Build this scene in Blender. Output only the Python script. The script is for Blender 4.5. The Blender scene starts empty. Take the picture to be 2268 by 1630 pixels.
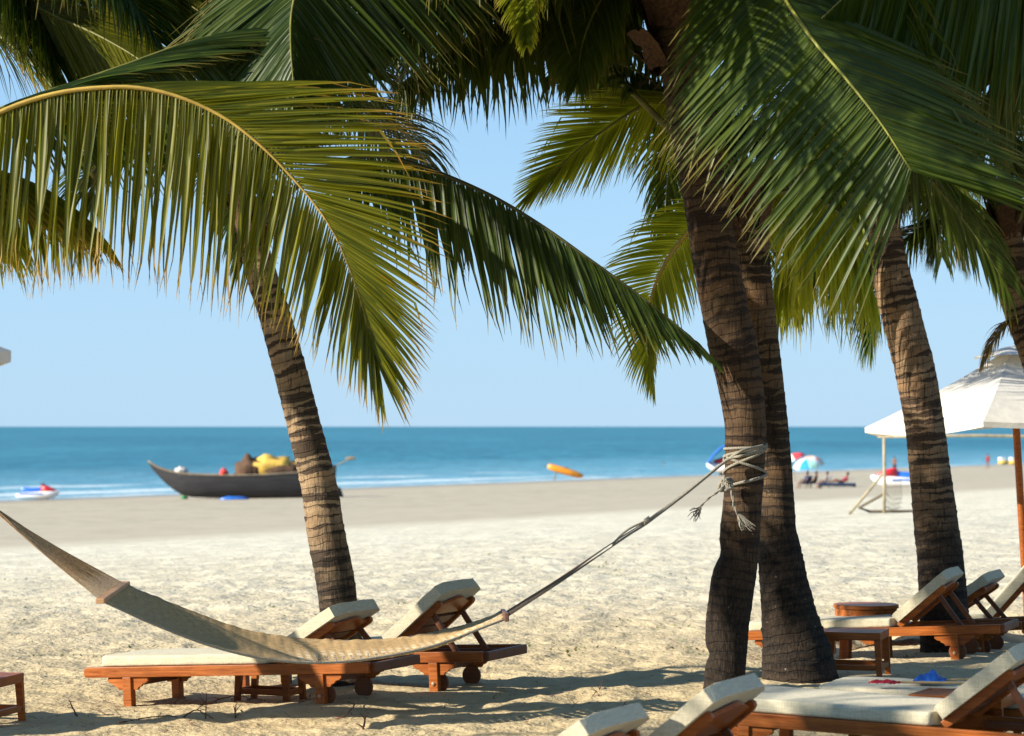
import bpy, bmesh, math, random
from math import sin, cos, pi, radians as R, sqrt, exp
from mathutils import Vector, Matrix, noise
random.seed(7)
V = Vector
scene = bpy.context.scene
col = scene.collection
F, CX, HY, EYE = 5885.0, 1134.0, 944.6, 1.65      # measured from the photograph: focal length and horizon, eye height

def W(x, y, Y):
    return V(((x-CX)/F*Y, Y, EYE-(y-HY)/F*Y))

# ------------------------------------------------------------------ mesh builder
class MB:
    def __init__(s):
        s.v = []; s.f = []; s.uv = []; s.r = []; s.m = []
    def quad(s, idx, uvs=None, m=0):
        s.f.append(idx); s.uv.append(uvs or [(0, 0)]*len(idx)); s.m.append(m)
    def box(s, x0, x1, y0, y1, z0, z1, M=None, m=0):
        b = len(s.v)
        for z in (z0, z1):
            for p in ((x0, y0), (x1, y0), (x1, y1), (x0, y1)):
                q = V((p[0], p[1], z)); s.v.append(M @ q if M else q)
        for a in ((0, 3, 2, 1), (4, 5, 6, 7), (0, 1, 5, 4), (1, 2, 6, 5), (2, 3, 7, 6), (3, 0, 4, 7)):
            s.quad([b+i for i in a], m=m)
    def bar(s, p0, p1, w, h, up=V((0, 0, 1)), m=0):
        d = (p1-p0); L = d.length; x = d.normalized(); y = up.cross(x).normalized(); z = x.cross(y)
        M = Matrix.Translation(p0) @ Matrix((x, y, z)).transposed().to_4x4()
        s.box(0, L, -w/2, w/2, -h/2, h/2, M, m)
    def tube(s, pts, rad, n=8, caps=True, m=0, u0=0):
        b = len(s.v); N = len(pts); prev = None; L = 0
        for i, p in enumerate(pts):
            t = (pts[min(i+1, N-1)]-pts[max(i-1, 0)]).normalized()
            if prev is None:
                a = V((0, 0, 1)) if abs(t.z) < .9 else V((1, 0, 0))
                prev = t.cross(a).normalized()
            else:
                prev = (prev-t*prev.dot(t)).normalized()
            q = t.cross(prev)
            r = rad[i] if isinstance(rad, (list, tuple)) else rad
            for k in range(n):
                a = 2*pi*k/n
                s.v.append(p+prev*(r*cos(a))+q*(r*sin(a)))
        for i in range(N-1):
            L2 = L+(pts[i+1]-pts[i]).length
            for k in range(n):
                k2 = (k+1) % n
                s.quad([b+i*n+k, b+i*n+k2, b+(i+1)*n+k2, b+(i+1)*n+k], [(k/n, L), ((k+1)/n, L), ((k+1)/n, L2), (k/n, L2)], m)
            L = L2
        if caps:
            s.quad([b+k for k in range(n)][::-1], m=m); s.quad([b+(N-1)*n+k for k in range(n)], m=m)
    def prism(s, outline, axis0, axis1, depth, org, m=0):
        # outline of (a,b) in the plane axis0/axis1, extruded along depth vector
        b = len(s.v); n = len(outline)
        for (a, c) in outline: s.v.append(org+axis0*a+axis1*c)
        for (a, c) in outline: s.v.append(org+axis0*a+axis1*c+depth)
        s.quad(list(range(b, b+n))[::-1], m=m); s.quad(list(range(b+n, b+2*n)), m=m)
        for i in range(n):
            j = (i+1) % n
            s.quad([b+i, b+j, b+n+j, b+n+i], m=m)
    def grid(s, rows, m=0, uvs=None, closed=False):
        b = len(s.v); nr = len(rows); nc = len(rows[0])
        for r in rows: s.v.extend(r)
        for i in range(nr-1):
            for j in range(nc if closed else nc-1):
                j2 = (j+1) % nc
                s.quad([b+i*nc+j, b+i*nc+j2, b+(i+1)*nc+j2, b+(i+1)*nc+j],
                       [(i/(nr-1), j/(nc-1)), (i/(nr-1), (j+1)/(nc-1)), ((i+1)/(nr-1), (j+1)/(nc-1)), ((i+1)/(nr-1), j/(nc-1))] , m)
    def ball(s, c, rx, ry=None, rz=None, n=12, k=8, m=0, wob=0):
        ry = ry or rx; rz = rz or rx
        rows = []
        for i in range(k+1):
            ph = -pi/2+pi*i/k; row = []
            for j in range(n):
                a = 2*pi*j/n; d = V((cos(ph)*cos(a), cos(ph)*sin(a), sin(ph)))
                w = 1+(wob*noise.noise(d*2.3+c) if wob else 0)
                row.append(c+V((d.x*rx*w, d.y*ry*w, d.z*rz*w)))
            rows.append(row)
        s.grid(rows, m, closed=True)
    def lathe(s, prof, c=V((0, 0, 0)), n=24, ax=None, m=0):
        rows = []
        for (r, z) in prof:
            row = []
            for j in range(n):
                a = 2*pi*j/n
                q = V((r*cos(a), r*sin(a), z))
                if ax is not None: q = ax @ q
                row.append(c+q)
            rows.append(row)
        s.grid(rows, m, closed=True)
    def build(s, name, mats, parent=None, bevel=0, smooth=False, seg=2, angle=None):
        me = bpy.data.meshes.new(name)
        me.from_pydata([tuple(v) for v in s.v], [], s.f)
        uvl = me.uv_layers.new(name='UVMap')
        k = 0; data = []
        for u in s.uv:
            for c in u: data.extend(c)
        uvl.data.foreach_set('uv', data)
        if s.r:
            at = me.attributes.new('rnd', 'FLOAT', 'POINT'); at.data.foreach_set('value', s.r)
        if not isinstance(mats, (list, tuple)): mats = [mats]
        for mm in mats: me.materials.append(mm)
        me.polygons.foreach_set('material_index', s.m)
        if bevel:
            bm = bmesh.new(); bm.from_mesh(me)
            bmesh.ops.remove_doubles(bm, verts=bm.verts, dist=1e-5)
            bmesh.ops.recalc_face_normals(bm, faces=bm.faces)
            ed = [e for e in bm.edges if len(e.link_faces) == 2 and e.calc_face_angle(0) > .5]
            bmesh.ops.bevel(bm, geom=ed, offset=bevel, segments=seg, profile=.6, affect='EDGES', clamp_overlap=True)
            bm.to_mesh(me); bm.free()
        if smooth:
            me.polygons.foreach_set('use_smooth', [True]*len(me.polygons))
            if angle: me.set_sharp_from_angle(angle=R(angle))
        me.update()
        o = bpy.data.objects.new(name, me); col.objects.link(o)
        if parent: o.parent = parent
        return o

def tag(o, label=None, cat=None, group=None, kind=None):
    if label: o['label'] = label
    if cat: o['category'] = cat
    if group: o['group'] = group
    if kind: o['kind'] = kind
    return o
def thing(name, label, cat, loc=(0, 0, 0), group=None, M=None):
    o = bpy.data.objects.new(name, None); col.objects.link(o); o.empty_display_size = .2
    if M is not None: o.matrix_world = M
    else: o.location = loc
    return tag(o, label, cat, group)

# ------------------------------------------------------------------ node helpers
class NT:
    def __init__(s, name, world=False):
        s.mat = bpy.data.materials.new(name); s.mat.use_nodes = True
        s.t = s.mat.node_tree; s.n = s.t.nodes; s.l = s.t.links
        s.bsdf = s.n['Principled BSDF']; s.out = s.n['Material Output']
    def node(s, typ, **kw):
        n = s.n.new(typ)
        for k, v in kw.items(): setattr(n, k, v)
        return n
    def put(s, sock, val):
        if hasattr(val, 'is_output') or isinstance(val, bpy.types.NodeSocket): s.l.new(val, sock)
        else:
            if sock.type == 'RGBA' and len(val) == 3: val = (*val, 1)
            sock.default_value = val
    def math(s, op, a, b=None, c=None, clamp=False):
        n = s.node('ShaderNodeMath', operation=op, use_clamp=clamp); s.put(n.inputs[0], a)
        if b is not None: s.put(n.inputs[1], b)
        if c is not None: s.put(n.inputs[2], c)
        return n.outputs[0]
    def noise(s, vec, scale, detail=4, rough=.6, dist=0):
        n = s.node('ShaderNodeTexNoise')
        if vec is not None: s.l.new(vec, n.inputs['Vector'])
        n.inputs['Scale'].default_value = scale; n.inputs['Detail'].default_value = detail
        n.inputs['Roughness'].default_value = rough; n.inputs['Distortion'].default_value = dist
        return n.outputs[0]
    def ramp(s, fac, stops, interp='LINEAR'):
        n = s.node('ShaderNodeValToRGB'); s.l.new(fac, n.inputs[0]); r = n.color_ramp; r.interpolation = interp
        while len(r.elements) < len(stops): r.elements.new(.5)
        for e, (p, c) in zip(r.elements, stops):
            e.position = p; e.color = (*c, 1) if len(c) == 3 else c
        return n.outputs[0]
    def rng(s, v, a, b, c=0., d=1., clamp=True):
        n = s.node('ShaderNodeMapRange', clamp=clamp); s.put(n.inputs[0], v)
        for i, q in enumerate((a, b, c, d)): s.put(n.inputs[i+1], q)
        return n.outputs[0]
    def mix(s, fac, a, b, blend='MIX'):
        n = s.node('ShaderNodeMix', data_type='RGBA', blend_type=blend)
        s.put(n.inputs[0], fac); s.put(n.inputs[6], a); s.put(n.inputs[7], b)
        return n.outputs[2]
    def mapping(s, vec, scale=(1, 1, 1), rot=(0, 0, 0)):
        n = s.node('ShaderNodeMapping'); s.l.new(vec, n.inputs[0]); n.inputs['Scale'].default_value = scale; n.inputs['Rotation'].default_value = rot
        return n.outputs[0]
    def coord(s, which='Object'):
        return s.node('ShaderNodeTexCoord').outputs[which]
    def bump(s, h, strength=.5, dist=.01, normal=None):
        n = s.node('ShaderNodeBump'); s.l.new(h, n.inputs['Height']); n.inputs['Strength'].default_value = strength; n.inputs['Distance'].default_value = dist
        if normal: s.l.new(normal, n.inputs['Normal'])
        return n.outputs[0]
    def set(s, **kw):
        for k, v in kw.items(): s.put(s.bsdf.inputs[k.replace('_', ' ')], v)
        return s

def plain(name, c, rough=.6, var=.12, scale=30, bump=0, spec=None):
    m = NT(name); co = m.coord()
    n = m.noise(co, scale, 4)
    dk = tuple(x*(1-var*1.5) for x in c); lt = tuple(min(1, x*(1+var)) for x in c)
    m.set(Base_Color=m.ramp(n, [(.3, dk), (.7, lt)]), Roughness=rough)
    if spec is not None: m.bsdf.inputs['Specular IOR Level'].default_value = spec
    if bump: m.set(Normal=m.bump(n, bump, .005))
    return m.mat

def teak(name, c0, c1, rough=.42):
    m = NT(name); co = m.coord()
    oi = m.node('ShaderNodeObjectInfo').outputs['Random']
    add = m.node('ShaderNodeVectorMath', operation='ADD'); m.l.new(co, add.inputs[0])
    cmb = m.node('ShaderNodeCombineXYZ'); m.l.new(m.math('MULTIPLY', oi, 13.), cmb.inputs[1]); m.l.new(cmb.outputs[0], add.inputs[1])
    g = m.noise(m.mapping(add.outputs[0], (2.2, 38, 38)), 1.6, 5, .65, .6)
    b = m.noise(add.outputs[0], 3.5, 3)
    c = m.ramp(g, [(.28, c0), (.5, tuple((a+b_)/2 for a, b_ in zip(c0, c1))), (.72, c1)])
    c = m.mix(m.rng(b, .35, .7, 0, .45), c, tuple(x*.55 for x in c0))
    sp = m.noise(co, 90, 2)
    c = m.mix(m.rng(sp, .70, .76, 0, .5), c, (.45, .36, .26))
    c = m.mix(m.rng(oi, 0, 1, 0, .28), c, tuple(x*.6 for x in c0))
    m.bsdf.inputs['Specular IOR Level'].default_value = .28
    m.set(Base_Color=c, Roughness=m.rng(g, .3, .7, rough-.1, rough+.15), Normal=m.bump(g, .25, .002))
    return m.mat

def fabric(name, c):
    m = NT(name); co = m.coord()
    w1 = m.noise(m.mapping(co, (260, 14, 14)), 1, 3, .6); w2 = m.noise(m.mapping(co, (14, 260, 200)), 1, 3, .6)
    f = m.math('ADD', w1, w2)
    big = m.noise(co, 2.5, 3)
    cc = m.ramp(m.math('MULTIPLY', f, .5), [(.36, tuple(x*.62 for x in c)), (.62, c)])
    cc = m.mix(m.rng(big, .45, .75, 0, .25), cc, tuple(x*.7 for x in c))
    wr = m.noise(m.mapping(co, (3, 9, 5)), 2.2, 3)
    nb = m.bump(wr, .5, .02)
    m.set(Base_Color=cc, Roughness=.9, Normal=m.bump(f, .35, .002, nb))
    m.bsdf.inputs['Sheen Weight'].default_value = .1
    return m.mat

def bark(name, pale, dark, black_lo, black_hi, amount=.5, fis=1.0):
    m = NT(name)
    uv = m.coord('UV'); sep = m.node('ShaderNodeSeparateXYZ'); m.l.new(uv, sep.inputs[0])
    co = m.coord('Object')
    wob = m.noise(co, 3.2, 3)
    h = m.math('ADD', sep.outputs[1], m.math('MULTIPLY', wob, .11))
    ring = m.math('FRACT', m.math('MULTIPLY', h, 17.))
    # soft horizontal leaf scars
    strv = m.mapping(co, (5.5, 5.5, 19))
    fl = m.math('FLOOR', m.math('MULTIPLY', h, 17.))
    cb = m.node('ShaderNodeCombineXYZ'); s3 = m.node('ShaderNodeSeparateXYZ'); m.l.new(co, s3.inputs[0])
    m.put(cb.inputs[0], m.math('MULTIPLY', s3.outputs[0], 2.6)); m.put(cb.inputs[1], m.math('MULTIPLY', s3.outputs[1], 2.6)); m.put(cb.inputs[2], m.math('MULTIPLY', fl, 1.37))
    st = m.noise(cb.outputs[0], 1.0, 1, .4)
    rag = m.noise(m.mapping(co, (16, 16, 60)), 1, 4, .7)
    lens = m.math('ADD', m.math('MULTIPLY', m.math('SUBTRACT', st, 1-amount), 5.), m.math('MULTIPLY', m.math('SUBTRACT', rag, .5), 1.5))
    sc = m.rng(m.math('SUBTRACT', lens, m.math('ABSOLUTE', m.math('MULTIPLY', m.math('SUBTRACT', ring, .42), 1.9))), -.05, .06)
    fine = m.noise(m.mapping(co, (60, 60, 16)), 1.4, 4, .7)
    vf = m.noise(m.mapping(co, (70, 70, 7)), 1, 3, .6, .3)
    base = m.mix(m.rng(fine, .3, .7), tuple(x*.55 for x in pale), pale)
    warm = m.noise(co, 6, 2)
    base = m.mix(m.rng(warm, .4, .65, 0, .5), base, (pale[0]*.75, pale[1]*.55, pale[2]*.4))
    cb2 = m.node('ShaderNodeCombineXYZ'); m.put(cb2.inputs[0], m.math('MULTIPLY', s3.outputs[0], 2.)); m.put(cb2.inputs[1], m.math('MULTIPLY', s3.outputs[1], 2.)); m.put(cb2.inputs[2], m.math('MULTIPLY', fl, 2.91))
    tone = m.noise(cb2.outputs[0], 1.0, 2, .5)
    base = m.mix(m.rng(tone, .40, .62, .6, 0), base, tuple((a*.35+b*.5) for a, b in zip(pale, dark)))
    c = m.mix(m.math('MULTIPLY', sc, .88), base, dark)
    groove = m.math('SUBTRACT', 1, m.rng(m.math('ABSOLUTE', m.math('SUBTRACT', ring, .5)), .0, .09))
    c = m.mix(m.math('MULTIPLY', groove, .45), c, dark)
    c = m.mix(m.rng(vf, .56, .66, 0, .75*fis), c, tuple(x*.5 for x in dark))
    bl = m.noise(m.mapping(co, (4, 4, 2.5)), 1.3, 5, .65)
    lo = m.rng(m.math('ADD', sep.outputs[1], m.math('MULTIPLY', m.math('SUBTRACT', bl, .5), 1.6)), black_lo, black_hi, .87, 0)
    c = m.mix(lo, c, m.mix(m.rng(fine, .42, .8), (.005, .004, .0035), (.050, .038, .028)))
    sp = m.noise(co, 26, 3)
    c = m.mix(m.rng(sp, .70, .74, 0, .5), c, (.36, .31, .25))
    hgt = m.math('ADD', m.math('MULTIPLY', vf, -.6), m.math('ADD', m.math('MULTIPLY', groove, -.5), m.math('MULTIPLY', fine, .5)))
    m.set(Base_Color=c, Roughness=.93, Normal=m.bump(hgt, .8, .015))
    m.bsdf.inputs['Specular IOR Level'].default_value = .25
    return m.mat

def leafmat(name, g0, g1, tip, tipstart, trans=.30, rough=.40):
    m = NT(name)
    uv = m.coord('UV'); sep = m.node('ShaderNodeSeparateXYZ'); m.l.new(uv, sep.inputs[0])
    rnd = m.node('ShaderNodeAttribute', attribute_name='rnd').outputs['Fac']
    oi = m.node('ShaderNodeObjectInfo').outputs['Random']
    co = m.coord('Object')
    n = m.noise(co, 7, 3)
    c = m.mix(m.math('ADD', m.math('MULTIPLY', rnd, .6), m.math('MULTIPLY', oi, .4)), g0, g1)
    c = m.mix(m.rng(n, .5, .75, 0, .4), c, tuple(a*.6 for a in g0))
    # midrib of each leaflet is paler
    mid = m.rng(sep.outputs[1], .0, .28, .85, 0)
    c = m.mix(mid, c, (g1[0]*2.1, g1[1]*1.7, g1[2]*1.3))
    tp = m.rng(m.math('ADD', sep.outputs[0], m.math('MULTIPLY', rnd, .22)), tipstart, tipstart+.28, 0, .9)
    c = m.mix(tp, c, tip)
    m.set(Base_Color=c, Roughness=rough)
    m.bsdf.inputs['Specular IOR Level'].default_value = .27
    tr = m.node('ShaderNodeBsdfTranslucent'); m.l.new(m.mix(.45, c, (g1[0]*3., g1[1]*2.6, g1[2]*.8)), tr.inputs[0])
    mx = m.node('ShaderNodeMixShader'); mx.inputs[0].default_value = trans
    m.l.new(m.bsdf.outputs[0], mx.inputs[1]); m.l.new(tr.outputs[0], mx.inputs[2]); m.l.new(mx.outputs[0], m.out.inputs[0])
    return m.mat

M_teak = teak('teak_wood', (.17, .036, .005), (.54, .165, .024))
M_teakd = teak('dark_teak', (.10, .035, .016), (.24, .09, .035), .5)  # darker, rougher teak for cross rails, struts, wheels and lower back slats
M_cush = fabric('cream_fabric', (.60, .545, .385))
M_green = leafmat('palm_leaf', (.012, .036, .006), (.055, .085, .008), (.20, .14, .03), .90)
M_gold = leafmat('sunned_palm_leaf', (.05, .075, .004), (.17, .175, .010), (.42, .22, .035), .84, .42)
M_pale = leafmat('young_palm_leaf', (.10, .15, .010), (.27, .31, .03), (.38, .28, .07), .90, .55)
M_dry = leafmat('dry_palm_leaf', (.16, .12, .05), (.30, .22, .09), (.30, .22, .10), .6, .25, .7)
M_rib = plain('palm_midrib', (.14, .14, .025), .5, .25, 9); M_ribd = plain('dark_midrib', (.045, .05, .012), .5, .25, 9); M_ribg2 = plain('pale_midrib', (.30, .30, .05), .45, .25, 9)
M_ribg = plain('gold_midrib', (.48, .32, .06), .45, .2, 9)
M_sheath = plain('fibre_sheath', (.085, .042, .019), .95, .45, 45, .8)
M_rope = plain('hemp_rope', (.27, .25, .20), .95, .3, 120, .6)
M_dark = plain('dark_rubber', (.02, .02, .02), .6)
M_metal = plain('brass_bolt', (.35, .2, .1), .35)
# ------------------------------------------------------------------ terrain
SEA = -3.4
def sdist(x, y): return (241+1.72*x-y)/1.99
PROF = [(-80, -5.2), (0, SEA-.02), (48, -2.6), (83, -1.0), (104, -.03), (110, 0), (9999, 0)]
def base_z(x, y):
    s = sdist(x, y)
    if s <= PROF[0][0]: return PROF[0][1]
    for (a, za), (b, zb) in zip(PROF, PROF[1:]):
        if s <= b:
            return za+(zb-za)*(s-a)/(b-a)
    return 0
CORR = []      # feet of the furniture and trees press or mound the sand: (x, y, z, radius)
def corr_z(x, y, z):
    sw = 0; sz = 0
    for (cx, cy, cz, r) in CORR:
        d2 = (x-cx)**2+(y-cy)**2
        if d2 < 9*r*r:
            w = exp(-d2/(r*r)); sw += w; sz += w*(cz-z)
    return z+sz/max(1, sw) if sw > 0 else z
def ground_z(x, y, detail=True):
    z = base_z(x, y)
    if detail and y < 60 and abs(x) < 12:
        k = 1 if y < 26 else max(0, (60-y)/34)
        p = V((x+.12*noise.noise(V((x*1.7, y*1.7, 5))), y+.12*noise.noise(V((x*1.7, y*1.7, 9))), 0))
        z += k*.022*noise.noise(p*1.1)+k*.028*noise.noise(p*2.9+V((5, 1, 0)))
        f = noise.voronoi(V((p.x*2.3, p.y*1.9, 3.1)))[0][0]      # footprints: rounded hollows with a soft rim
        f = sqrt(f)
        z += k*.050*(min(f, .62)-.31)*max(0, min(1, .55+1.6*noise.noise(p*.55+V((9, 2, 0)))))
        z += k*.020*noise.noise(p*6.3)+k*.010*noise.noise(p*13)+k*.004*noise.noise(p*29)
    return corr_z(x, y, z)
def ground_hit(x, y, y0=14, y1=420):
    dx, dz = (x-CX)/F, -(y-HY)/F
    Y = y0; st = .5
    while Y < y1:
        if EYE+dz*Y <= base_z(dx*Y, Y): break
        Y += st
    return V((dx*Y, Y, base_z(dx*Y, Y)))

# ------------------------------------------------------------------ palms
def spline(pts, n):
    P = [pts[0]*2-pts[1]]+list(pts)+[pts[-1]*2-pts[-2]]
    segs = len(pts)-1; cum = [0]
    fine = []
    for i in range(segs):
        a, b, c, d = P[i:i+4]
        for k in range(12):
            t = k/12
            fine.append(.5*((2*b)+(c-a)*t+(2*a-5*b+4*c-d)*t*t+(3*b-a-3*c+d)*t**3))
    fine.append(pts[-1].copy())
    for i in range(1, len(fine)): cum.append(cum[-1]+(fine[i]-fine[i-1]).length)
    out = []; j = 0
    for i in range(n):
        s = cum[-1]*i/(n-1)
        while j < len(cum)-2 and cum[j+1] < s: j += 1
        t = (s-cum[j])/max(1e-9, cum[j+1]-cum[j])
        out.append(fine[j].lerp(fine[j+1], min(1, max(0, t))))
    return out, cum[-1]

UP = V((0, 0, 1))
def frond(tree, pts, n=85, L=.9, S0=V((0, 1, 0)), aL=60, aR=60, tip_a=22, droop=.5, droopR=None, mat=None, rib=None,
          t0=.2, width=.019, rr=.022, dL=None, dR=None, tipk=.62, ru=.22, r0=.45, jit=.045, rag=.12, vfold=.35, lift=.15, label=None):
    mat = mat or M_green; rib = rib or M_rib
    org = tree.location
    P, tot = spline(pts, 60)
    P = [p-org for p in P]
    rad = [rr*(1-i/59*.88)*(1.0 if i > 4 else 1.5-.1*i) for i in range(60)]
    mb = MB()
    for side in (1, -1):
        dr = droop if side == 1 else (droopR if droopR is not None else droop)
        a0 = aL if side == 1 else aR
        N = int(n*1.5)
        for k in range(N):
            t = t0+(1-t0)*((k+random.uniform(-.2, .2))/(N-1)); t = max(t0, min(.999, t))
            x = t*59; i = min(58, int(x)); p = P[i].lerp(P[i+1], x-i)
            T = (P[min(59, i+2)]-P[max(0, i-1)]).normalized()
            S = (S0-T*S0.dot(T)); S.normalize(); Nn = T.cross(S)*(1 if (S.cross(T)).z < 0 else 1)
            if Nn.z < 0: Nn = -Nn
            u = (t-t0)/(1-t0)
            pf = (min(1, r0+(1-r0)*u/ru) if u < ru else 1)*(1 if u < .5 else 1-(u-.5)*2*tipk)
            ln = L*pf*random.uniform(1-rag, 1+rag*.5)
            if random.random() < .05: ln *= random.uniform(.5, .8)
            ang = R(a0+(tip_a-a0)*u**1.6+random.uniform(-4, 4))
            d = T*cos(ang)+S*side*sin(ang)+Nn*lift*random.uniform(.4, 1.5)
            keys = dL if side == 1 else dR
            if keys:
                for (ua, va), (ub, vb) in zip(keys, keys[1:]):
                    if u <= ub or ub >= 1:
                        g_ = max(0, min(1, (u-ua)/(ub-ua))); d = V(va).normalized().lerp(V(vb).normalized(), g_).normalized(); break
            d += V((random.uniform(-1, 1), random.uniform(-1, 1), random.uniform(-1, 1)))*jit
            d.normalize()
            dd = dr*random.uniform(.75, 1.3)
            w = width*.93*random.uniform(.8, 1.2)*(1-.35*u)
            q = p.copy(); segs = 7; nr = Nn.copy(); rv = random.random()
            tw = random.uniform(-.35, .35)
            if keys:                       # hanging leaflets turn their faces every way round the vertical
                nr = V((-.45+random.uniform(-.5, .5), -1, .25+random.uniform(-.25, .25))); tw = random.uniform(-.6, .6)
            bx = len(mb.v); kink = random.random() < .07
            for sg in range(segs+1):
                f = sg/segs
                b = d.cross(nr); b.normalize(); nr = b.cross(d).normalized()
                b2 = b*cos(tw*f)+nr*sin(tw*f); n2 = nr*cos(tw*f)-b*sin(tw*f)
                ww = w*(min(1, .35+f*3.5) if f < .2 else max(.03, (1-((f-.2)/.8)**1.7)))
                mb.v += [q+b2*ww+n2*ww*vfold, q.copy(), q-b2*ww+n2*ww*vfold]
                mb.r += [rv]*3
                if sg < segs:
                    step = ln/segs
                    q = q+d*step
                    d = (d+V((0, 0, -1))*(dd*(.35+f*1.3)/segs*1.6)+(V((random.uniform(-1, 1), random.uniform(-1, 1), 0))*.035))
                    if kink and sg == 4: d += V((random.uniform(-.3, .3), random.uniform(-.3, .3), -1.3))
                    if sg >= 5: d += V((random.uniform(-1, 1), random.uniform(-1, 1), random.uniform(-1, .4)))*.20
                    d.normalize()
                    f2 = (sg+1)/segs; a = bx+sg*3
                    mb.quad([a, a+1, a+4, a+3], [(f, 1), (f, 0), (f2, 0), (f2, 1)])
                    mb.quad([a+1, a+2, a+5, a+4], [(f, 0), (f, 1), (f2, 1), (f2, 0)])
    fo = mb.build('frond', mat, tree, smooth=True)
    if label: fo['label'] = label
    rb = MB(); rb.tube(P, rad, 7)
    rb.build('midrib', rib, fo, smooth=True)
    return fo

def auto_frond(tree, c, az, el, Ln, sag=1.0, **kw):
    # leaf rises from the crown and bows over under its own weight
    pts = [c.copy()]; e = R(el); a = R(az); q = c.copy(); n = 9
    for i in range(n):
        d = V((cos(e)*cos(a), cos(e)*sin(a), sin(e)))
        q = q+d*(Ln/n); pts.append(q.copy())
        e -= sag*R(8+i*2.6)*random.uniform(.85, 1.15); e = max(e, R(-82)); a += R(random.uniform(-3, 3))
    S = V((-sin(a), cos(a), 0))
    kw.setdefault('t0', .22)
    return frond(tree, pts, S0=S, **kw)

def trunk(tree, pts, mat, dents=(), seed=0, ringamp=.03):
    # pts: (x, y, width px, Y) from base to top
    org = tree.location
    C = [W(x, y, Y)-org for (x, y, w, Y) in pts]; rd = [w/F*Y/2 for (x, y, w, Y) in pts]
    cs, tot = spline(C, 260); rs, _ = spline([V((i, r*40, 0)) for i, r in enumerate(rd)], 400)
    # radius against the control index, found by nearest length
    cl = [0]
    for i in range(1, len(C)): cl.append(cl[-1]+(C[i]-C[i-1]).length)
    def rad(s):
        for i in range(len(cl)-1):
            if s <= cl[i+1] or i == len(cl)-2:
                t = (s-cl[i])/(cl[i+1]-cl[i]); t = max(0, min(1, t)); t = t*t*(3-2*t)*.5+t*.5
                return rd[i]+(rd[i+1]-rd[i])*t
    n = 40; mb = MB(); rows = []; uvr = []
    rng_ = random.Random(seed); rings = [0]
    while rings[-1] < tot+.3: rings.append(rings[-1]+rng_.uniform(.045, .10))
    for i, p in enumerate(cs):
        s = tot*i/259; t = (cs[min(259, i+1)]-cs[max(0, i-1)]).normalized()
        a0 = t.cross(V((0, 1, 0))).normalized(); b0 = t.cross(a0)
        r = rad(min(s, cl[-1])); row = []
        for k in range(n):
            a = 2*pi*k/n
            dirv = a0*cos(a)+b0*sin(a)
            # slanting ring steps: each old leaf base overlaps the next
            h = s+.028*sin(a*1+seed)+.018*noise.noise(dirv*1.7+V((0, 0, s*1.5+seed)))
            j = 0
            while j < len(rings)-2 and rings[j+1] < h: j += 1
            fr = (h-rings[j])/max(.01, rings[j+1]-rings[j])
            bulge = ringamp*(fr**3)*(.5+.9*noise.noise(V((cos(a)*1.2, sin(a)*1.2, j*3.1+seed))))
            nz = .035*noise.noise(V((cos(a)*1.6, sin(a)*1.6, s*2.2+seed)))+.02*noise.noise(V((cos(a)*6, sin(a)*6, s*9+seed)))
            rr = r*(1+bulge*2+nz)
            for (dy, da, dep, dr) in dents:
                dz = (s-dy)/dr; dang = ((a-da+pi) % (2*pi)-pi)/.8
                rr *= 1-dep*exp(-dz*dz-dang*dang)
            row.append(p+dirv*rr)
        rows.append(row)
    b = 0
    mb.v = [v for r_ in rows for v in r_]
    for i in range(259):
        for k in range(n):
            k2 = (k+1) % n
            v0 = tot*i/259; v1 = tot*(i+1)/259
            mb.quad([i*n+k, i*n+k2, (i+1)*n+k2, (i+1)*n+k], [(k/n, v0), ((k+1)/n, v0), ((k+1)/n, v1), (k/n, v1)])
    mb.quad([259*n+k for k in range(n)])
    return mb.build('trunk', mat, tree, smooth=True)

def sheaths(tree, c, r, n=9, h=.45):
    c = c-tree.location
    mb = MB()
    for i in range(n):                       # torn woven leaf bases clasping the stem
        a = 2*pi*i/n+random.uniform(-.3, .3); z0 = random.uniform(-.35, .0)*h
        rows = []
        hh = h*random.uniform(.6, 1.1)
        for j in range(8):
            f = j/7; row = []
            for k in range(7):
                g = (k/6-.5)*1.5*(1-f*.55)
                rr = r*(1.08+f*f*1.0)+.02*noise.noise(V((i*3.1, f*4, g*5)))
                row.append(c+V((cos(a+g)*rr, sin(a+g)*rr, z0+f*hh+.03*noise.noise(V((g*6, f*6, i*1.7))))))
            rows.append(row)
        mb.grid(rows)
    for i in range(60):                      # loose fibres
        a = random.uniform(0, 2*pi); z = random.uniform(-.4, .6)*h; rr = r*(1.05+max(0, z)*1.0)
        p = c+V((cos(a)*rr, sin(a)*rr, z)); d = V((cos(a), sin(a), random.uniform(-1.2, .3))).normalized(); q = [p]
        for _ in range(4): d = (d+V((random.uniform(-.5, .5), random.uniform(-.5, .5), random.uniform(-.8, .2)))*.6).normalized(); q.append(q[-1]+d*random.uniform(.015, .04))
        mb.tube(q, .0018, 3, False)
    return mb.build('sheath', M_sheath, tree, smooth=True)

PX = lambda l, Ys: [W(x, y, Y) for (x, y), Y in zip(l, Ys)]
def lerpY(l, Y0, Y1): n = len(l); return [W(x, y, Y0+(Y1-Y0)*i/(n-1)) for i, (x, y) in enumerate(l)]

barkA = bark('palm_bark_pale', (.41, .30, .18), (.040, .028, .020), .7, 1.3, .54)
barkB = bark('palm_bark_brown', (.125, .078, .042), (.028, .018, .012), .6, 1.4, .53, 1.1)
barkC = bark('palm_bark_dark', (.20, .130, .070), (.026, .018, .012), 1.0, 1.7, .56, 1.1)
barkD = bark('palm_bark_tan', (.33, .22, .125), (.040, .026, .018), .8, 1.5, .52)

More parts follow.
